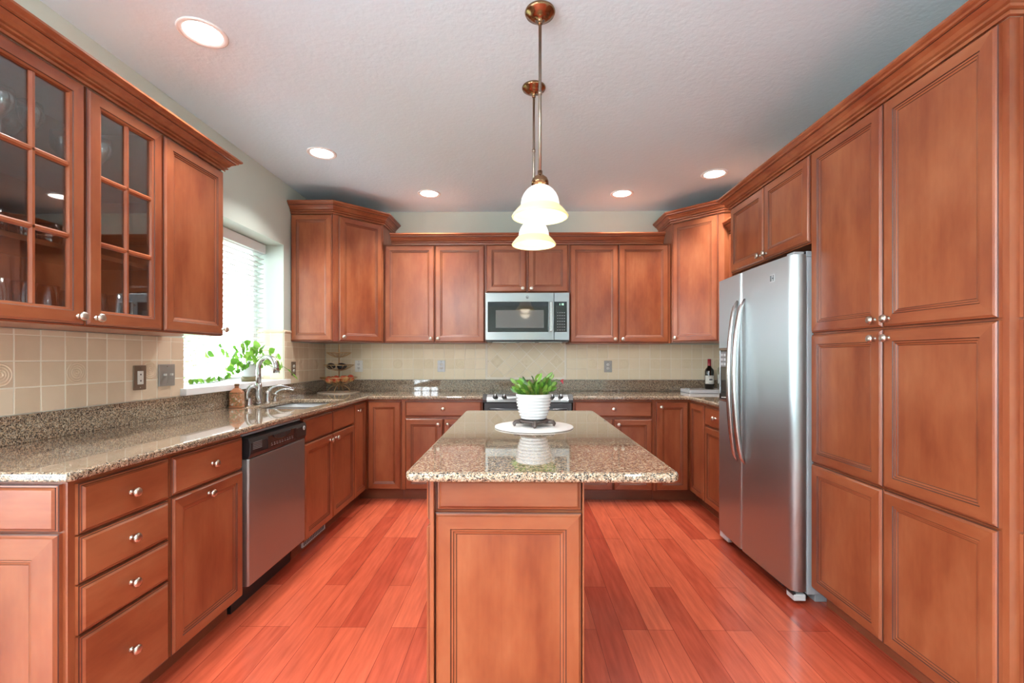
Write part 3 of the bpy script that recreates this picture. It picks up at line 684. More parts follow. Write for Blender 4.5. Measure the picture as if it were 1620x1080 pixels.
# ---- tile backsplashes
TP = .1035
def clip(poly, ax, val, keep_gt):
    out = []
    for i in range(len(poly)):
        a, b = poly[i-1], poly[i]
        ina = (a[ax] > val) == keep_gt; inb = (b[ax] > val) == keep_gt
        if ina != inb:
            t = (val-a[ax])/(b[ax]-a[ax]); out.append((a[0]+(b[0]-a[0])*t, a[1]+(b[1]-a[1])*t))
        if inb: out.append(b)
    return out
def tilepoly(mb, poly, mi=1, y=-.0078, g=.0024, bv=.0012):
    n = len(poly)
    if n < 3: return
    cx = sum(p[0] for p in poly)/n; cz = sum(p[1] for p in poly)/n
    def ins(d):
        R = []
        for x, z in poly:
            L = math.hypot(x-cx, z-cz); k = max(0, (L-d*1.41)/L) if L > 0 else 0
            R.append((cx+(x-cx)*k, cz+(z-cz)*k))
        return R
    a = ins(g); b = ins(g+bv)
    vs = [(x,-.003,z) for x,z in a]+[(x,y+.001,z) for x,z in a]+[(x,y,z) for x,z in b]
    mb.add(vs, [(i,(i+1)%n,n+(i+1)%n,n+i) for i in range(n)]+[(n+i,n+(i+1)%n,2*n+(i+1)%n,2*n+i) for i in range(n)]+[tuple(range(2*n,3*n))], mi)
def deco(mb, cx, cz, mi=1, R=(.012,.022,.032,.042)):
    for r0 in R:
        mb.lathe([(r0-.0030,.0),(r0-.0008,.0035),(r0+.0008,.0035),(r0+.0030,.0)],28,mi,T=T(cx,-.0078,cz,rx=PI/2),cap0=False,cap1=False)
    mb.lathe([(.005,0),(.003,.002),(.0005,.0024)],10,mi,T=T(cx,-.0078,cz,rx=PI/2),cap0=False)
def tiles(mb, x0, x1, z0, z1, xo, zo, decos=(), pw=TP):
    mb.box((x0,-.0066,z0),(x1,-.0005,z1),0)
    i = math.floor((x0-xo)/pw)
    while xo+i*pw < x1-.004:
        a, b = max(x0, xo+i*pw), min(x1, xo+(i+1)*pw); j = math.floor((z0-zo)/TP+1e-4)
        while zo+j*TP < z1-.004:
            c, d = max(z0, zo+j*TP), min(z1, zo+(j+1)*TP)
            if b-a > .006 and d-c > .006:
                tilepoly(mb, [(a,c),(b,c),(b,d),(a,d)])
                if (i, j) in decos: deco(mb, (a+b)/2, (c+d)/2)
            j += 1
        i += 1
ZT = 1.026
# left wall, local frame x->+Y  (origin at X=XL)
pw = .0993
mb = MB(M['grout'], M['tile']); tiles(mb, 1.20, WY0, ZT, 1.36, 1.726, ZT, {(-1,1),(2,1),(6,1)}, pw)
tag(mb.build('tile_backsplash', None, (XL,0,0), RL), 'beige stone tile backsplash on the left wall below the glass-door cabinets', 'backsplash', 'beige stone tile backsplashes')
mb = MB(M['grout'], M['tile']); tiles(mb, WY1+.036, 4.548, ZT, 1.378, WY1+.036, ZT, {(2,1),(5,1)}, .1)
tiles(mb, WY1+.001, 3.866, 1.378, 1.452, WY1+.001, ZT, (), .1); tiles(mb, WY1+.001, WY1+.036, WZ0+.037, 1.378, WY1+.001, ZT, (), .1)
cp_ = [(0,0),(-.012,.002),(-.016,.010),(-.012,.018),(-.006,.022),(0,.024)]
k = len(cp_); mb.add([(WY1-.002,a,1.452+b) for a,b in cp_]+[(3.866,a,1.452+b) for a,b in cp_], [tuple(range(k)),tuple(range(k,2*k))[::-1]]+[(i,k+i,k+(i+1)%k,(i+1)%k) for i in range(k)], 1)
tag(mb.build('tile_backsplash', None, (XL,0,0), RL), 'beige stone tile backsplash between the window and the far left corner', 'backsplash', 'beige stone tile backsplashes')
mb = MB(M['grout'], M['tileb'])   # window reveal, facing -Y
tiles(mb, XL-.214, XL-.002, WZ0+.036, 1.452, XL-.002-3*.1035, ZT, ()); 
mb.add([(XL-.214,a,1.452+b) for a,b in cp_]+[(XL+.0,a,1.452+b) for a,b in cp_], [tuple(range(k)),tuple(range(k,2*k))[::-1]]+[(i,k+i,k+(i+1)%k,(i+1)%k) for i in range(k)], 1)
tag(mb.build('tile_backsplash', None, (0,WY1,0), 0), 'pale tile facing on the far reveal inside the window recess', 'backsplash', 'beige stone tile backsplashes')
mb = MB(M['grout'], M['tileb'])
tiles(mb, -1.938, -.332, ZT, 1.381, -.332-16*TP, ZT, {(13-3*k,1) for k in range(5)})
tag(mb.build('tile_backsplash', None, (0,YB,0), 0), 'square pale tile backsplash on the back wall left of the range panel', 'backsplash', 'beige stone tile backsplashes')
mb = MB(M['grout'], M['tileb'])
tiles(mb, .470, 2.085, ZT, 1.375, .470, ZT, {(2+3*k,1) for k in range(5)}, .1035)
tag(mb.build('tile_backsplash', None, (0,YB,0), 0), 'square pale tile backsplash on the back wall right of the range panel', 'backsplash', 'beige stone tile backsplashes')
mb = MB(M['grout'], M['tileb'])
PX0, PX1, PZ0, PZ1 = -.330, .468, ZT, 1.470
mb.box((PX0,-.0066,PZ0),(PX1,-.0005,PZ1),0)
X0, X1, Z0_ = PX0+.016, PX1-.016, PZ0+.022
D = .1475; C0, CZ = .077, 1.208
for i in range(-4, 5):
    for j in range(-3, 5):
        for ox in (0, .5):
            cx, cz = C0+(i+ox)*D, CZ+(j+ox)*D
            po = [(cx-D/2,cz),(cx,cz-D/2),(cx+D/2,cz),(cx,cz+D/2)]
            for ax, v, gt in ((0,X0,True),(0,X1,False),(1,Z0_,True),(1,PZ1-.002,False)):
                if po: po = clip(po, ax, v, gt)
            if len(po) >= 3: tilepoly(mb, po)
for cx in (C0-2*D, C0, C0+2*D):
    deco(mb, cx, CZ, 1, (.010,.019,.027))
    for rr_ in (.050,):
        pts = [(cx-rr_,-.0085,CZ),(cx,-.0085,CZ-rr_),(cx+rr_,-.0085,CZ),(cx,-.0085,CZ+rr_),(cx-rr_,-.0085,CZ)]
        for a, b in zip(pts[:-1], pts[1:]): mb.tube([a,b], .0022, 6, 1)
for a, b in (((PX0,-.013,PZ0),(PX0+.014,-.002,PZ1)),((PX1-.014,-.013,PZ0),(PX1,-.002,PZ1)),((PX0+.014,-.013,PZ0+.002),(PX1-.014,-.002,PZ0+.018))): mb.box(a, b, 0)
tag(mb.build('tile_backsplash', None, (0,YB,0), 0), 'framed panel of diagonal embossed tiles behind the range', 'backsplash', 'beige stone tile backsplashes')

# ---- outlets and switches
def plate(label, name, cat, loc, rz, w, h, mp, inner, gang=1):
    t = thing(name, label, cat, loc, rz)
    MB(mp).box((-w/2,-.006,-h/2),(w/2,0,h/2)).build('cover_plate', t, bevel=.003)
    for g in range(gang):
        ox = (g-(gang-1)/2)*.046
        if inner == 'outlet':
            for dz in (-.019,.019):
                mb = MB(M['outletw'], M['black']); mb.lathe([(.016,0),(.016,.003)],16,T=T(ox,-.006,dz,rx=PI/2),sy=.85)
                mb.box((ox-.007,-.0095,dz-.004),(ox-.005,-.0088,dz+.006),1); mb.box((ox+.005,-.0095,dz-.004),(ox+.007,-.0088,dz+.006),1); mb.box((ox-.002,-.0095,dz-.010),(ox+.002,-.0088,dz-.006),1)
                mb.build('socket', t)
        elif inner == 'rocker':
            MB(M['outletw'],M['black']).box((ox-.017,-.009,-.034),(ox+.017,-.006,.034)).box((ox-.003,-.0096,.012),(ox+.003,-.0088,.020),1).box((ox-.003,-.0096,-.020),(ox+.003,-.0088,-.012),1).build('socket', t)
        else:
            MB(M['outletw']).box((ox-.004,-.020,-.003),(ox+.004,-.006,.009)).build('toggle', t, bevel=.001)
    for dz in (-h/2+.012, h/2-.012):
        MB(M['nickel']).lathe([(.003,0),(.003,.001)],8,T=T(0,-.006,dz,rx=PI/2)).build('screw', t)
    return t
YP = -.009
plate('bronze plate with ivory outlet on the left tile wall, under the glass doors', 'electrical_outlet', 'outlet', (XL+.009,2.303,1.144), RL, .078, .125, M['plate_br'], 'rocker')
plate('pewter two-toggle light switch plate left of the kitchen window', 'light_switch', 'switch', (XL+.009,2.482,1.150), RL, .115, .120, M['plate_gr'], 'toggle', 2)
plate('bronze duplex outlet right of the kitchen window', 'electrical_outlet', 'outlet', (XL+.009,3.896,1.152), RL, .075, .118, M['plate_br'], 'outlet')
plate('white duplex outlet on the back wall beside the fruit stand', 'electrical_outlet', 'outlet', (-1.600,YB-.009,1.160), 0, .078, .115, M['outletw'], 'outlet')
plate('pale grey duplex outlet on the back wall between fruit stand and range', 'electrical_outlet', 'outlet', (-.774,YB-.009,1.160), 0, .076, .114, M['lgrey'], 'outlet')
plate('pewter duplex outlet on the back wall right of the range', 'electrical_outlet', 'outlet', (.883,YB-.009,1.157), 0, .078, .114, M['plate_gr'], 'outlet')

# ---- microwave
m_ = thing('microwave', 'stainless over-the-range microwave with dark window', 'microwave', (-.3055,4.17,0), 0)
MW = .762
MB(M['black']).box((.003,.0,1.398),(MW-.003,.370,1.836)).build('case', m_, bevel=.003)
un = MB(M['steelf'], M['black'], M['grout']); un.box((.01,-.03,1.389),(MW-.01,.36,1.3975),1)
for a, b in ((.06,.28),(.31,.45),(.49,.70)): un.box((a,.03,1.384),(b,.16,1.3885),0)
un.build('vent_underside', m_)
DW_ = .622
md = MB(M['steelh'], M['blackglass'], M['winglass'])
md.rings([(0,1.402,DW_,1.833,0,0,0),(0,1.402,DW_,1.833,-.034,0,0),(.004,1.406,DW_-.002,1.829,-.038,0,0),(.022,1.476,.572,1.752,-.038,0,0),(.023,1.477,.571,1.751,-.036,1,1),(.095,1.515,.530,1.675,-.036,2,2)])
mdo = md.build('door', m_)
mp_ = MB(M['steelh'], M['blackglass'], M['btn'], M['led'])
mp_.rings([(DW_+.002,1.402,MW,1.833,0,0,0),(DW_+.002,1.402,MW,1.833,-.034,0,0),(DW_+.003,1.406,MW-.004,1.829,-.038,0,0),(DW_-.0+.003,1.476,MW-.022,1.752,-.038,0,0),(DW_+.004,1.477,MW-.023,1.751,-.036,1,1)])
for a in range(4):
    for b_ in range(7):
        mp_.box((DW_+.028+a*.020,-.0366,1.492+b_*.026),(DW_+.040+a*.020,-.0359,1.498+b_*.026),2)
for k, xx in enumerate((.672,.684,.692,.700)):
    if k == 1: mp_.box((xx+.001,-.0368,1.722),(xx+.002,-.0359,1.724),3); mp_.box((xx+.001,-.0368,1.730),(xx+.002,-.0359,1.732),3)
    elif k in (0,2): mp_.box((xx+.002,-.0368,1.719),(xx+.004,-.0359,1.735),3)
    else: 
        for q_ in ((0,0,.002,.016),(.007,0,.009,.016),(0,0,.009,.002),(0,.014,.009,.016)): mp_.box((xx+q_[0],-.0368,1.719+q_[1]),(xx+q_[2],-.0359,1.719+q_[3]),3)
mp_.build('control_panel', m_)
hd = MB(M['steelf']); hd.box((.580,-.078,1.480),(.606,-.066,1.750)); hd.box((.586,-.067,1.495),(.600,-.037,1.515)); hd.box((.586,-.067,1.715),(.600,-.037,1.735)); hd.build('door_handle', mdo, bevel=.004)
bd = MB(M['black'], M['lgrey']).lathe([(.013,0),(.013,.002)],20,T=T(.381,-.038,1.793,rx=PI/2)); bd.lathe([(.009,.002),(.009,.0028),(.006,.0028)],18,1,T=T(.381,-.038,1.793,rx=PI/2)); bd.lathe([(.005,.0028),(.005,.0033)],12,0,T=T(.381,-.038,1.793,rx=PI/2)); bd.build('badge', mdo)

# ---- island
isl = thing('kitchen_island', 'cherry wood kitchen island cabinet with panelled end facing the viewer', 'island', (0,0,0))
MB(M['wood']).box((-.268,1.392,.0),(.190,2.80,.884)).build('carcass', isl)
door(isl,0,0,.438,.098,name='apron_panel',style='slab',loc=(-.249,1.392,.786)); door(isl,0,0,.444,.770,name='end_panel',loc=(-.254,1.392,.008),fw=.050)
mb = MB(M['wood']); mb.box((-.268,1.372,.0),(-.2565,1.3918,.884)); mb.box((.1915,1.376,.0),(.1965,2.80,.884)); mb.build('corner_post', isl, bevel=.002)
yy = 1.41
for wd in (.455,.455,.455):   # doors along the left side (facing -X)
    drawer(isl, 0, 0, wd-.008, .135, True, rz=-PI/2, loc=(-.2685, yy+wd-.004, .735)); door(isl, 0, 0, wd-.008, .62, (.04,.58), rz=-PI/2, loc=(-.2685, yy+wd-.004, .105)); yy += wd
it = thing('island_countertop', 'polished speckled granite slab with rounded corners on the island', 'countertop')
def rrpoly(x0,x1,y0,y1,r,n=8):
    P = []
    for cx,cy,a0 in ((x1-r,y1-r,0),(x0+r,y1-r,PI/2),(x0+r,y0+r,PI),(x1-r,y0+r,1.5*PI)):
        for k in range(n+1): a = a0+PI/2*k/n; P.append((cx+r*math.cos(a), cy+r*math.sin(a)))
    return P
MB(M['granite']).prism(rrpoly(-.335,.468,1.318,2.875,.035), .8845, .914).build('worktop', it, bevel=.011, seg=5, ang=50)

# ---- things on the island
IX, IY = .072, 2.185
tag(MB(M['linen']).lathe([(.183,0),(.187,.001),(.187,.005),(.183,.006)],64).build('placemat', None, (IX,IY,.9145)), 'round white placemat under the potted plant on the island', 'placemat')
st = thing('plant_stand', 'low dark carved wooden stand on the round white placemat', 'plant stand', (IX,IY,.9206))
MB(M['darkwood']).lathe([(.060,.018),(.070,.019),(.074,.024),(.073,.030),(.064,.032),(.060,.028)],40).lathe([(.0,.019),(.062,.019),(.062,.026),(.0,.026)],30,cap0=False,cap1=False).build('ring', st)
for k in range(5):
    a = -PI/2+2*PI*k/5; ca, sa = math.cos(a), math.sin(a)
    P = [(.052,.020),(.075,.022),(.092,.021),(.100,.013),(.098,.006),(.102,.004)]
    MB(M['darkwood']).tube([(r_*ca,r_*sa,z_+.002) for r_,z_ in P], [.012,.013,.012,.010,.009,.006], 8, flat=.6).build('leg', st)
pt = thing('flower_pot', 'white ribbed ceramic flower pot standing on the dark wooden stand', 'pot', (IX-.002,IY,.9535))
prof = [(.052,0),(.058,.003)]
for i in range(49):
    t = i/48; z = .006+t*.102; rr_ = .059+.0235*math.sin(t*PI/2)**.8; prof.append((rr_+.0026*math.cos(i*PI*2/6.8), z))
prof += [(.0845,.112),(.0855,.118),(.0840,.121),(.0800,.121),(.0790,.112),(.0770,.100)]
MB(M['ceramic'], M['soil']).lathe(prof, 48, cap1=False).lathe([(.078,.098),(.001,.102)],32,1,cap0=False).build('pot_body', pt)
pl = thing('potted_plant', 'leafy green plant with reddish tips growing in the white ribbed pot', 'plant', (IX-.002,IY,1.0565))
lf = MB(M['leafd'], M['leaf'])
for i in range(95):
    a = random.uniform(0,2*PI); r0 = random.uniform(0,.060); lean = random.uniform(.1,1.1)*(r0/.06*.8+.3)
    p = Vector((r0*math.cos(a), r0*math.sin(a), 0)); d = Vector((math.cos(a)*lean, math.sin(a)*lean, 1)).normalized()
    nseg = random.choice((2,2,3)) if lean < .6 else 2; sc_ = random.uniform(.85,1.1)
    for s_ in range(nseg):
        L = random.uniform(.028,.052)*sc_; leafmesh(lf, p, d, (math.cos(a+1.4),math.sin(a+1.4),.1), L, L*.44, 0 if random.random() < .8 else 1, .18, [(0,.25),(.2,.7),(.45,1),(.75,.75),(1,.12)])
        p = p+d*L*.93; d = (d+Vector((math.cos(a)*.32+random.uniform(-.3,.3), math.sin(a)*.32+random.uniform(-.3,.3), -.12))).normalized()
lf.build('foliage', pl)
MB(M['leafd']).tube([(.04,0,.0),(.062,0,.05),(.085,0,.078),(.110,0,.085),(.130,0,.080)], [.0022,.002,.0018,.0018,.0015], 6).build('arching_stem', pl)
fw_ = MB(M['flower'])
for k in range(7): a = 2*PI*k/7; leafmesh(fw_, (.128,0,.078), (1,.8*math.cos(a),.8*math.sin(a)-.1), (0,.3,1), .020, .010)
fw_.build('flower', pl)

# ---- pendants
def pendant(x, y, label, zr):
    t = thing('pendant_lamp', label, 'pendant lamp', (x,y,ZC), 0, 'pendant lamps over the island')
    MB(M['bronze']).lathe([(.062,-.0005),(.064,-.006),(.060,-.014),(.050,-.018),(.046,-.024),(.030,-.030),(.012,-.034),(.009,-.050),(.009,-.056)][::-1], 36, cap1=True).build('ceiling_canopy', t)
    zt = zr+.150-ZC
    MB(M['rod']).lathe([(.0065,zt+.02),(.0065,-.05)],12).lathe([(.0085,-.35),(.0085,-.335)],12).build('rod', t)
    MB(M['bronze']).lathe([(.036,zt-.012),(.036,zt+.0),(.030,zt+.014),(.018,zt+.024),(.010,zt+.030),(.010,zt+.045)],28).build('socket_cap', t)
    zb = zr-ZC
    pr_ = [(.117,0),(.119,.004),(.111,.016),(.100,.030),(.088,.042),(.0815,.048),(.0805,.060),(.077,.078),(.069,.096),(.057,.112),(.043,.124),(.030,.131)]
    pin = [(r_-.004, z_) for r_, z_ in pr_[::-1]]
    MB(M['shade']).lathe(pr_+pin, 48, cap0=False, cap1=False).build('glass_shade', t, (0,0,zb))
    MB(M['bulbm']).lathe([(.001,-.0),(.022,.012),(.028,.032),(.020,.055),(.012,.07)],20).build('bulb', t, (0,0,zb+.042))
    light('pendant_light', 'POINT', (x,y,zr+.012), energy=PEND_W, color=(1,.86,.66), shadow_soft_size=.06)
pendant(.0885, 1.918, 'nearer pendant lamp with bell-shaped alabaster glass shade', 1.835)
pendant(.080, 2.455, 'farther pendant lamp with bell-shaped alabaster glass shade', 1.850)
# ---- recessed lights
cans = [(-1.415,2.022,'recessed ceiling light above the glass-door cabinets, largest in view'), (-1.402,3.225,'recessed ceiling light above the sink'),
        (-.796,4.036,'recessed ceiling light left of the range, near the back wall'), (.914,4.062,'recessed ceiling light right of the range, near the back wall'),
        (1.547,3.639,'recessed ceiling light near the right corner cabinet')]
def can(x, y, label):
    t = thing('recessed_light', label, 'ceiling light', (x,y,ZC), 0, 'recessed ceiling lights')
    MB(M['white']).lathe([(.100,-.0005),(.100,-.004),(.094,-.007),(.078,-.004),(.076,-.001)],40,cap0=False,cap1=False).build('trim_ring', t)
    MB(M['canl']).lathe([(.077,-.0012),(.060,-.003),(.001,-.0035)],36,cap1=False).build('lens', t)
    light('recessed_lamp', 'AREA', (x,y,ZC-.012), energy=CAN_W, color=(1,.97,.93), shape='DISK', size=.14, spread=2.0)
for x, y, lb in cans: can(x, y, lb)
for x, y, lb in ((-.4,.55,'unseen ceiling light added for fill over the viewer, in line with the island'),(1.3,.35,'unseen ceiling light added for fill behind the viewer, near the pantry end'),(-2.8,-.4,'unseen ceiling light added for fill in the adjoining room, window side'),(-1.0,-.8,'unseen ceiling light added for fill behind the viewer, window side'),(1.0,-.8,'unseen ceiling light added for fill behind the viewer, pantry side')): can(x, y, lb)  # unseen cans added to brighten the kitchen from overhead

# ---- chandelier of the adjoining room (seen only as a reflection)
ch = thing('chandelier', 'bronze chandelier with white glass globes in the room behind the viewer', 'chandelier', (-1.25,-.75,ZC))
MB(M['bronze']).lathe([(.06,-.0005),(.06,-.012),(.02,-.03),(.008,-.04),(.008,-.62),(.03,-.66),(.035,-.74),(.012,-.80)],20).build('stem', ch)
for k in range(6):
    a = 2*PI*k/6; ca, sa = math.cos(a), math.sin(a)
    ar = MB(M['bronze']).tube([(.03*ca,.03*sa,-.70),(.12*ca,.12*sa,-.78),(.24*ca,.24*sa,-.76),(.28*ca,.28*sa,-.68)], .008, 8).build('arm', ch)
    MB(M['shade2']).lathe([(.02,0),(.045,.012),(.065,.05),(.062,.09),(.048,.11)],20,T=T(.28*ca,.28*sa,-.68),cap1=False).build('glass_globe', ar)
light('chandelier_light', 'POINT', (-1.25,-.75,ZC-.50), energy=CHAND_W, color=(1,.96,.91), shadow_soft_size=.22)

# ---- window blind
b = thing('window_blind', 'white horizontal slat blind hanging in the kitchen window', 'blind', (XL-.195,0,0))
MB(M['white']).box((-.012,WY0+.02,2.100),(.055,WY1-.012,2.172)).build('headrail', b, bevel=.003)
sb = MB(M['white']); zz = 2.085; ns = 0
while zz > 1.125:
    a = math.radians(14); dx, dz = .024*math.cos(a), .024*math.sin(a)
    sb.add([(.022-dx,WY0+.03,zz-dz),(.022-dx,WY1-.025,zz-dz),(.022,WY1-.025,zz+.002),(.022,WY0+.03,zz+.002),(.022+dx,WY1-.025,zz+dz),(.022+dx,WY0+.03,zz+dz)], [(0,1,2,3),(3,2,4,5)], 0, True); zz -= .040
so = sb.build('slats', b); sd = so.modifiers.new('thick','SOLIDIFY'); sd.thickness = .0025
MB(M['white']).box((0,WY0+.03,1.085),(.045,WY1-.025,1.103)).build('bottom_rail', b, bevel=.002)
for yy in (WY0+.18,(WY0+WY1)/2,WY1-.18): MB(M['white']).tube([(.049,yy,2.10),(.049,yy,1.10)], .0012, 5).build('cord', b)

# ---- faucet set
def bez(*P, n=14):
    out = []; m = len(P)-1
    for i in range(n+1):
        t = i/n; out.append(sum((Vector(p)*(math.comb(m,k)*(1-t)**(m-k)*t**k) for k, p in enumerate(P)), Vector((0,0,0))))
    return out
ZG = .9145
fa = thing('faucet', 'brushed nickel gooseneck kitchen faucet behind the sink', 'faucet', (-1.862,3.235,ZG))
MB(M['steelf']).lathe([(.030,0),(.030,.006),(.026,.012),(.023,.03),(.022,.07),(.026,.10),(.023,.13),(.019,.15)],24).build('base', fa)
dirv = Vector((.15,-.045,0)); A = [(0,0,.13),(0,0,.22)]+[tuple(Vector((0,0,.255))+dirv*.5*(1-math.cos(t))+Vector((0,0,.080*math.sin(t)))) for t in [PI*k/12 for k in range(0,12)]]+[tuple(dirv*1.03+Vector((0,0,.225)))]
MB(M['steelf']).tube(A, [.019]+[.0165]*8+[.017,.018,.019,.020,.021,.022], 16).build('spout', fa)
h1 = thing('water_filter_tap', 'brushed nickel tap with a curved loop lever, left of the gooseneck faucet', 'tap', (-1.862,3.118,ZG))
MB(M['steelf']).lathe([(.026,0),(.026,.006),(.022,.012),(.020,.05),(.015,.055)],20).tube(bez((-.005,-.012,.04),(-.01,-.025,.13),(.03,.00,.155),(.045,.02,.115)),[.016,.016,.015,.015,.014,.014,.014,.013,.013,.012,.012,.012,.011,.011,.012],12).tube(bez((.045,.02,.115),(.03,.03,.07),(.03,.05,.04),(.04,.055,.02)),.008,10).build('lever', h1)
h2 = thing('side_sprayer', 'brushed nickel side lever with long spout right of the gooseneck faucet', 'sprayer', (-1.862,3.352,ZG))
MB(M['steelf']).lathe([(.026,0),(.026,.006),(.022,.012),(.021,.06),(.018,.078),(.010,.086)],20).tube(bez((0,0,.07),(.02,.01,.13),(.08,.05,.135),(.15,.09,.092)),[.014,.013,.012,.011,.010,.009,.009,.008,.008,.007,.007,.006,.006,.006,.005],12).build('lever', h2)
h3 = thing('soap_dispenser', 'small brushed nickel soap dispenser at the far end of the faucet row', 'soap dispenser', (-1.862,3.452,ZG))
MB(M['steelf']).lathe([(.022,0),(.022,.005),(.014,.012),(.012,.03),(.014,.045),(.022,.052),(.022,.058),(.008,.060)],20).tube(bez((0,0,.055),(.02,.01,.085),(.07,.03,.105),(.125,.05,.075)),[.009,.009,.008,.008,.007,.007,.006,.006,.006,.005,.005,.005,.005,.005,.004],10).build('pump', h3)
# square painted soap bottle
sbt = thing('oil_bottle', 'square terracotta-painted bottle with cork stopper, left of the faucet', 'bottle', (-1.875,3.005,ZG), .3)
MB(M['botpat'], M['amber']).prism([(-.038,-.030),(.038,-.030),(.038,.030),(-.038,.030)], .012, .100).prism([(-.040,-.032),(.040,-.032),(.040,.032),(-.040,.032)], 0, .0118, 1).build('bottle_body', sbt, bevel=.004)
def frus(mb, a0, b0, z0, a1, b1, z1, mi=0): mb.add([(-a0,-b0,z0),(a0,-b0,z0),(a0,b0,z0),(-a0,b0,z0),(-a1,-b1,z1),(a1,-b1,z1),(a1,b1,z1),(-a1,b1,z1)], [(0,3,2,1),(4,5,6,7),(0,1,5,4),(1,2,6,5),(2,3,7,6),(3,0,4,7)], mi); return mb
frus(MB(M['amber'],M['lgrey']), .038,.030,.1003,.016,.015,.128).build('shoulder', sbt, bevel=.002)
MB(M['amber']).lathe([(.013,.1283),(.012,.142)],16).build('neck', sbt); MB(M['cork']).lathe([(.013,.1423),(.015,.15),(.014,.158)],16).build('stopper', sbt)

# ---- plant on sill
vp = thing('vine_pot', 'pale pot with woven brown base on the window sill behind the faucet', 'pot', (-2.03,3.40,WZ0+.0352))
MB(M['ceramic'], M['soil']).lathe([(.045,.035),(.052,.05),(.068,.115),(.072,.13),(.068,.13),(.064,.118),(.001,.118)],28,cap1=False).build('pot_body', vp)
MB(M['pot_dk']).lathe([(.046,0),(.050,.004),(.050,.034),(.046,.036)],24).build('saucer', vp)
vn = thing('vine_plant', 'bright green heart-leaved vine trailing along the window sill', 'plant', (-2.03,3.40,WZ0+.155))
st_ = MB(M['leafd']); lf = MB(M['leaf'])
heart = [(0,.25),(.06,.62),(.15,.90),(.28,1),(.42,.97),(.58,.82),(.74,.56),(.88,.28),(1,.02)]
ends = [(-.00,-.45,.08),(.02,-.36,.13),(.05,-.28,.02),(.06,-.20,.15),(.02,-.10,.17),(.05,-.02,.15),(.04,.08,.14),(.08,.15,.11),(.10,.20,.06),(.12,.22,.0),(.12,.17,-.03),(.10,-.12,.05),(.10,-.06,.02),(.05,-.35,-.03),(.12,.12,-.02),(-.01,.05,.10),(.07,-.15,.09),(.04,-.25,.07)]
for e in ends:
    P = bez((0,0,-.02),(e[0]*.3,e[1]*.3,e[2]*.6+.08),e, n=8); st_.tube(P, .0018, 5)
    for q_ in (P[5], P[-1]):
        for s_ in (0,1): 
            a = random.uniform(0,2*PI); leafmesh(lf, q_+Vector((0,random.uniform(-.02,.02),random.uniform(-.015,.015))), (random.uniform(.1,.7),math.cos(a),math.sin(a)*.7-.3), (1,.2,.3), random.uniform(.046,.068), random.uniform(.042,.06), 0, .08, heart)
# long trailing vine on the sill
P = bez((.02,0,-.0),(.06,-.10,.02),(.06,-.3,-.13),(.08,-.52,-.098),(.07,-.72,-.100), n=22); st_.tube(P, .002, 5)
for q_ in P[4:]:
    for s_ in range(2): a = random.uniform(0,2*PI); leafmesh(lf, q_+Vector((0,0,.008)), (math.cos(a)*.6,math.sin(a),.75), (1,.1,.2), random.uniform(.032,.046), .032, 0, .08, heart)
P = bez((.04,.0,-.02),(.12,.20,.06),(.14,.32,-.04),(.17,.36,-.10), n=10); st_.tube(P, .002, 5)
for q_ in (P[7],P[9],P[10]): leafmesh(lf, q_, (.3,.8,-.5), (1,0,.4), .045, .020, 0, .1, heart)
st_.build('stems', vn); lf.build('leaves', vn)

# ---- fruit stand in the corner
FX, FY = -1.700, 4.285
tag(MB(M['beige']).lathe([(.186,0),(.190,.001),(.190,.006),(.184,.007),(.170,.005),(.001,.005)],56,cap1=False).build('round_tray', None, (FX,FY,ZG)), 'round beige tray under the wire fruit stand in the corner', 'tray')
fs = thing('fruit_stand', 'three-tier brass wire fruit stand in the far left corner', 'fruit stand', (FX,FY,ZG+.0065))
MB(M['brass']).lathe([(.0055,.02),(.0055,.440),(.007,.443),(.007,.449),(.001,.452)],10).build('pole', fs)
ft = MB(M['brass'])
for k in range(4):
    a = PI/4*2*k; ft.tube([(.105*math.cos(a)*math.cos(t), .105*math.sin(a)*math.cos(t), .004+.062*math.sin(t)) for t in [PI/2*i/8 for i in range(9)]], .004, 6)
ft.build('foot_arches', fs)
def basket(z, R, dep):
    mb = MB(M['brass']); zb = z
    for k in range(14):
        a = 2*PI*k/14; mb.tube([(R*u*math.cos(a), R*u*math.sin(a), zb+dep*u**2.0) for u in (.05,.3,.5,.7,.85,1)], .0024, 5)
    mb.tube([(R*math.cos(a),R*math.sin(a),zb+dep) for a in [2*PI*i/36 for i in range(37)]], .004, 6, cap=False)
    mb.tube([(.3*R*math.cos(a),.3*R*math.sin(a),zb+.012) for a in [2*PI*i/24 for i in range(25)]], .002, 5, cap=False)
    mb.build('basket', fs)
basket(.066,.165,.072); basket(.200,.135,.055); basket(.325,.110,.045)
def apple(x, y, z, label, k, r_=.035):
    t = thing('apple', label, 'apple', (FX+x,FY+y,ZG+z), k*1.3, 'apples in the wire fruit stand'); 
    MB(M['apple']).lathe([(.004,-.024),(.014,-.030),(.026,-.022),(.034,-.006),(.0355,.006),(.031,.020),(.020,.029),(.010,.028),(.003,.022)],24,T=Matrix.Rotation(.5*k,4,'X')).build('flesh', t)
    MB(M['bark']).tube([Matrix.Rotation(.5*k,4,'X')@Vector(p) for p in ((0,0,.02),(.002,0,.036))], .0014, 5).build('stem', t)
apple(-.062,-.075,.122,'smaller yellow-red apple at the left front of the wire basket',1); apple(.010,-.088,.130,'front middle red apple beside the brass pole',2)
apple(.075,-.050,.132,'right front red apple in the wire basket',.4); apple(.035,.020,.128,'dark red apple at the back beside the pole',-1); apple(.105,.015,.135,'red apple at the far right of the wire basket',1.7); apple(-.055,.010,.122,'dark apple behind the left front apple',-.6)
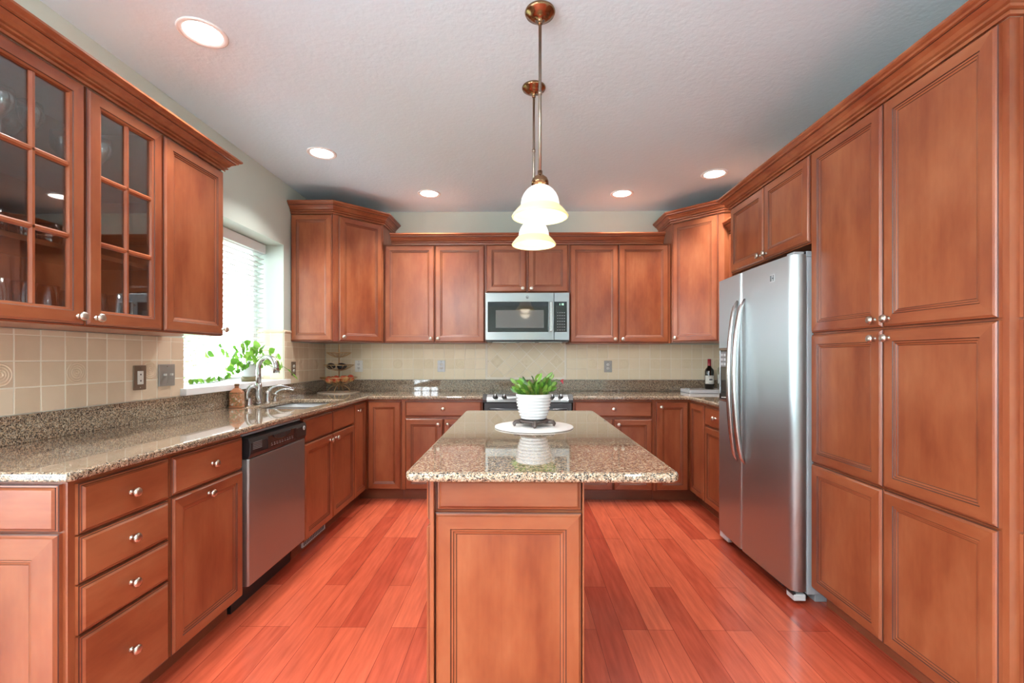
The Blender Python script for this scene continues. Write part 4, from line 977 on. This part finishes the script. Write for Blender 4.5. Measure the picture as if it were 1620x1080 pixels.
for x, y, lb in ((-.052,-.05,'dark avocado in the middle tier, left of the pole'),(.048,-.045,'dark avocado in the middle tier, right of the pole')):
    o = MB(M['avocado']).lathe([(.001,-.045),(.018,-.040),(.029,-.022),(.031,-.004),(.025,.018),(.016,.036),(.001,.043)],20,T=Matrix.Rotation(PI/2,4,'Y')).build('avocado', None, (FX+x,FY+y,ZG+.2505), .4 if x > 0 else -.3); tag(o, lb, 'avocado', 'avocados in the wire fruit stand')

# ---- tray and bottles, right corner
tr = thing('serving_tray', 'white rectangular serving tray on the right corner counter', 'tray', (1.80,4.36,ZG))
MB(M['white']).box((-.225,-.12,.0),(.225,.12,.032)).build('tray_body', tr, bevel=.004)
for sx_ in (-1,1): MB(M['lgrey']).box((sx_*.20-.006,-.05,.0325),(sx_*.20+.006,.05,.040)).build('tray_handle', tr, bevel=.002)
def bottle(x, y, label, name, glass, foil, H, R, lab):
    t = thing(name, label, 'bottle', (x,y,ZG+.0325)); s_ = H/.30; k = R/.038
    MB(glass).lathe([(.034*k,0),(.038*k,.004),(.038*k,.175*s_),(.034*k,.195*s_),(.020*k,.215*s_),(.0145*k,.232*s_),(.0135*k,.262*s_)],28).build('bottle_glass', t)
    MB(foil).lathe([(.0142*k,.2625*s_-.035*s_),(.0150*k,.235*s_),(.0148*k,.298*s_),(.012*k,.300*s_)],20).build('foil_cap', t)
    lb = MB(M['label'], M['ink']); n = 14; z0, z1 = .052*s_, .135*s_
    def arc(a0, a1, z0, z1, rr_, mi):
        vs = []; 
        for i in range(n+1): a = a0+(a1-a0)*i/n; vs += [(rr_*math.cos(a),rr_*math.sin(a),z0),(rr_*math.cos(a),rr_*math.sin(a),z1)]
        lb.add(vs, [(2*i,2*i+2,2*i+3,2*i+1) for i in range(n)], mi, True)
    arc(-PI*.95, -PI*.05, z0, z1, R+.0008, 0); arc(-PI*.62, -PI*.40, z0+.035*s_, z0+.052*s_, R+.0012, 1); arc(-PI*.68, -PI*.32, z1-.014*s_, z1-.010*s_, R+.0012, 1); arc(-PI*.66, -PI*.34, z0+.010*s_, z0+.013*s_, R+.0012, 1)
    lb.build('paper_label', t)
bottle(1.815, 4.38, 'dark wine bottle with red foil and pale label on the white tray', 'wine_bottle', M['wine'], M['red'], .285, .041, 1)
bottle(1.925, 4.36, 'clear glass bottle with dark cap beside the wine bottle', 'spirit_bottle', M['clearb'], M['black'], .305, .040, 1)

# ---- glassware in the glass-door cabinet
def put_copies(proto_fn, spots, label, group):
    first = None
    for i, (x, y, z, l2) in enumerate(spots):
        if first is None: o = proto_fn()
        else: o = first.copy(); COL.objects.link(o)
        first = first or o; o.location = (x, y, z); tag(o, l2 or label, 'glass', group)
def tumbler():
    return MB(M['glassware']).lathe([(.028,0),(.029,.002),(.034,.125),(.0325,.125),(.0275,.008),(.001,.007)],20,cap1=False).build('tumbler')
def wineglass():
    return MB(M['glassware']).lathe([(.033,0),(.031,.003),(.006,.006),(.0035,.012),(.0035,.075),(.012,.085),(.032,.110),(.038,.140),(.034,.175),(.0325,.175),(.0365,.140),(.030,.112),(.001,.090)],22,cap1=False).build('wine_glass')
def lowglass():
    return MB(M['glassware']).lathe([(.030,0),(.032,.003),(.040,.075),(.0385,.075),(.030,.008),(.001,.007)],20,cap1=False).build('low_glass')
zf = 1.3805
put_copies(tumbler, [(-1.70-.085*j+random.uniform(-.008,.008), 1.375+.082*i, zf, None) for i in range(4) for j in range(2)], 'clear tall tumbler on the bottom shelf behind the left glass door', 'tumblers behind the left glass door')
put_copies(tumbler, [(-1.70-.085*j+random.uniform(-.008,.008), 1.735+.08*i, zf, None) for i in range(3) for j in range(2)], 'clear tall tumbler on the bottom shelf behind the right glass door', 'tumblers behind the right glass door')
put_copies(wineglass, [(-1.70-.10*j, 1.38+.09*i+.03*j, SH[1]+.0005, None) for i in range(3) for j in range(2)], 'stemmed wine glass on the top shelf behind the left glass door', 'wine glasses behind the left glass door')
put_copies(wineglass, [(-1.70-.10*j, 1.74+.09*i+.03*j, SH[1]+.0005, None) for i in range(2) for j in range(2)], 'stemmed wine glass on the top shelf behind the right glass door', 'wine glasses behind the right glass door')
put_copies(lowglass, [(-1.72-.09*j, 1.37+.092*i, SH[0]+.0005, None) for i in range(4) for j in range(2)], 'low clear glass bowl-shaped tumbler on the middle shelf behind the left door', 'low glasses on the middle shelf')
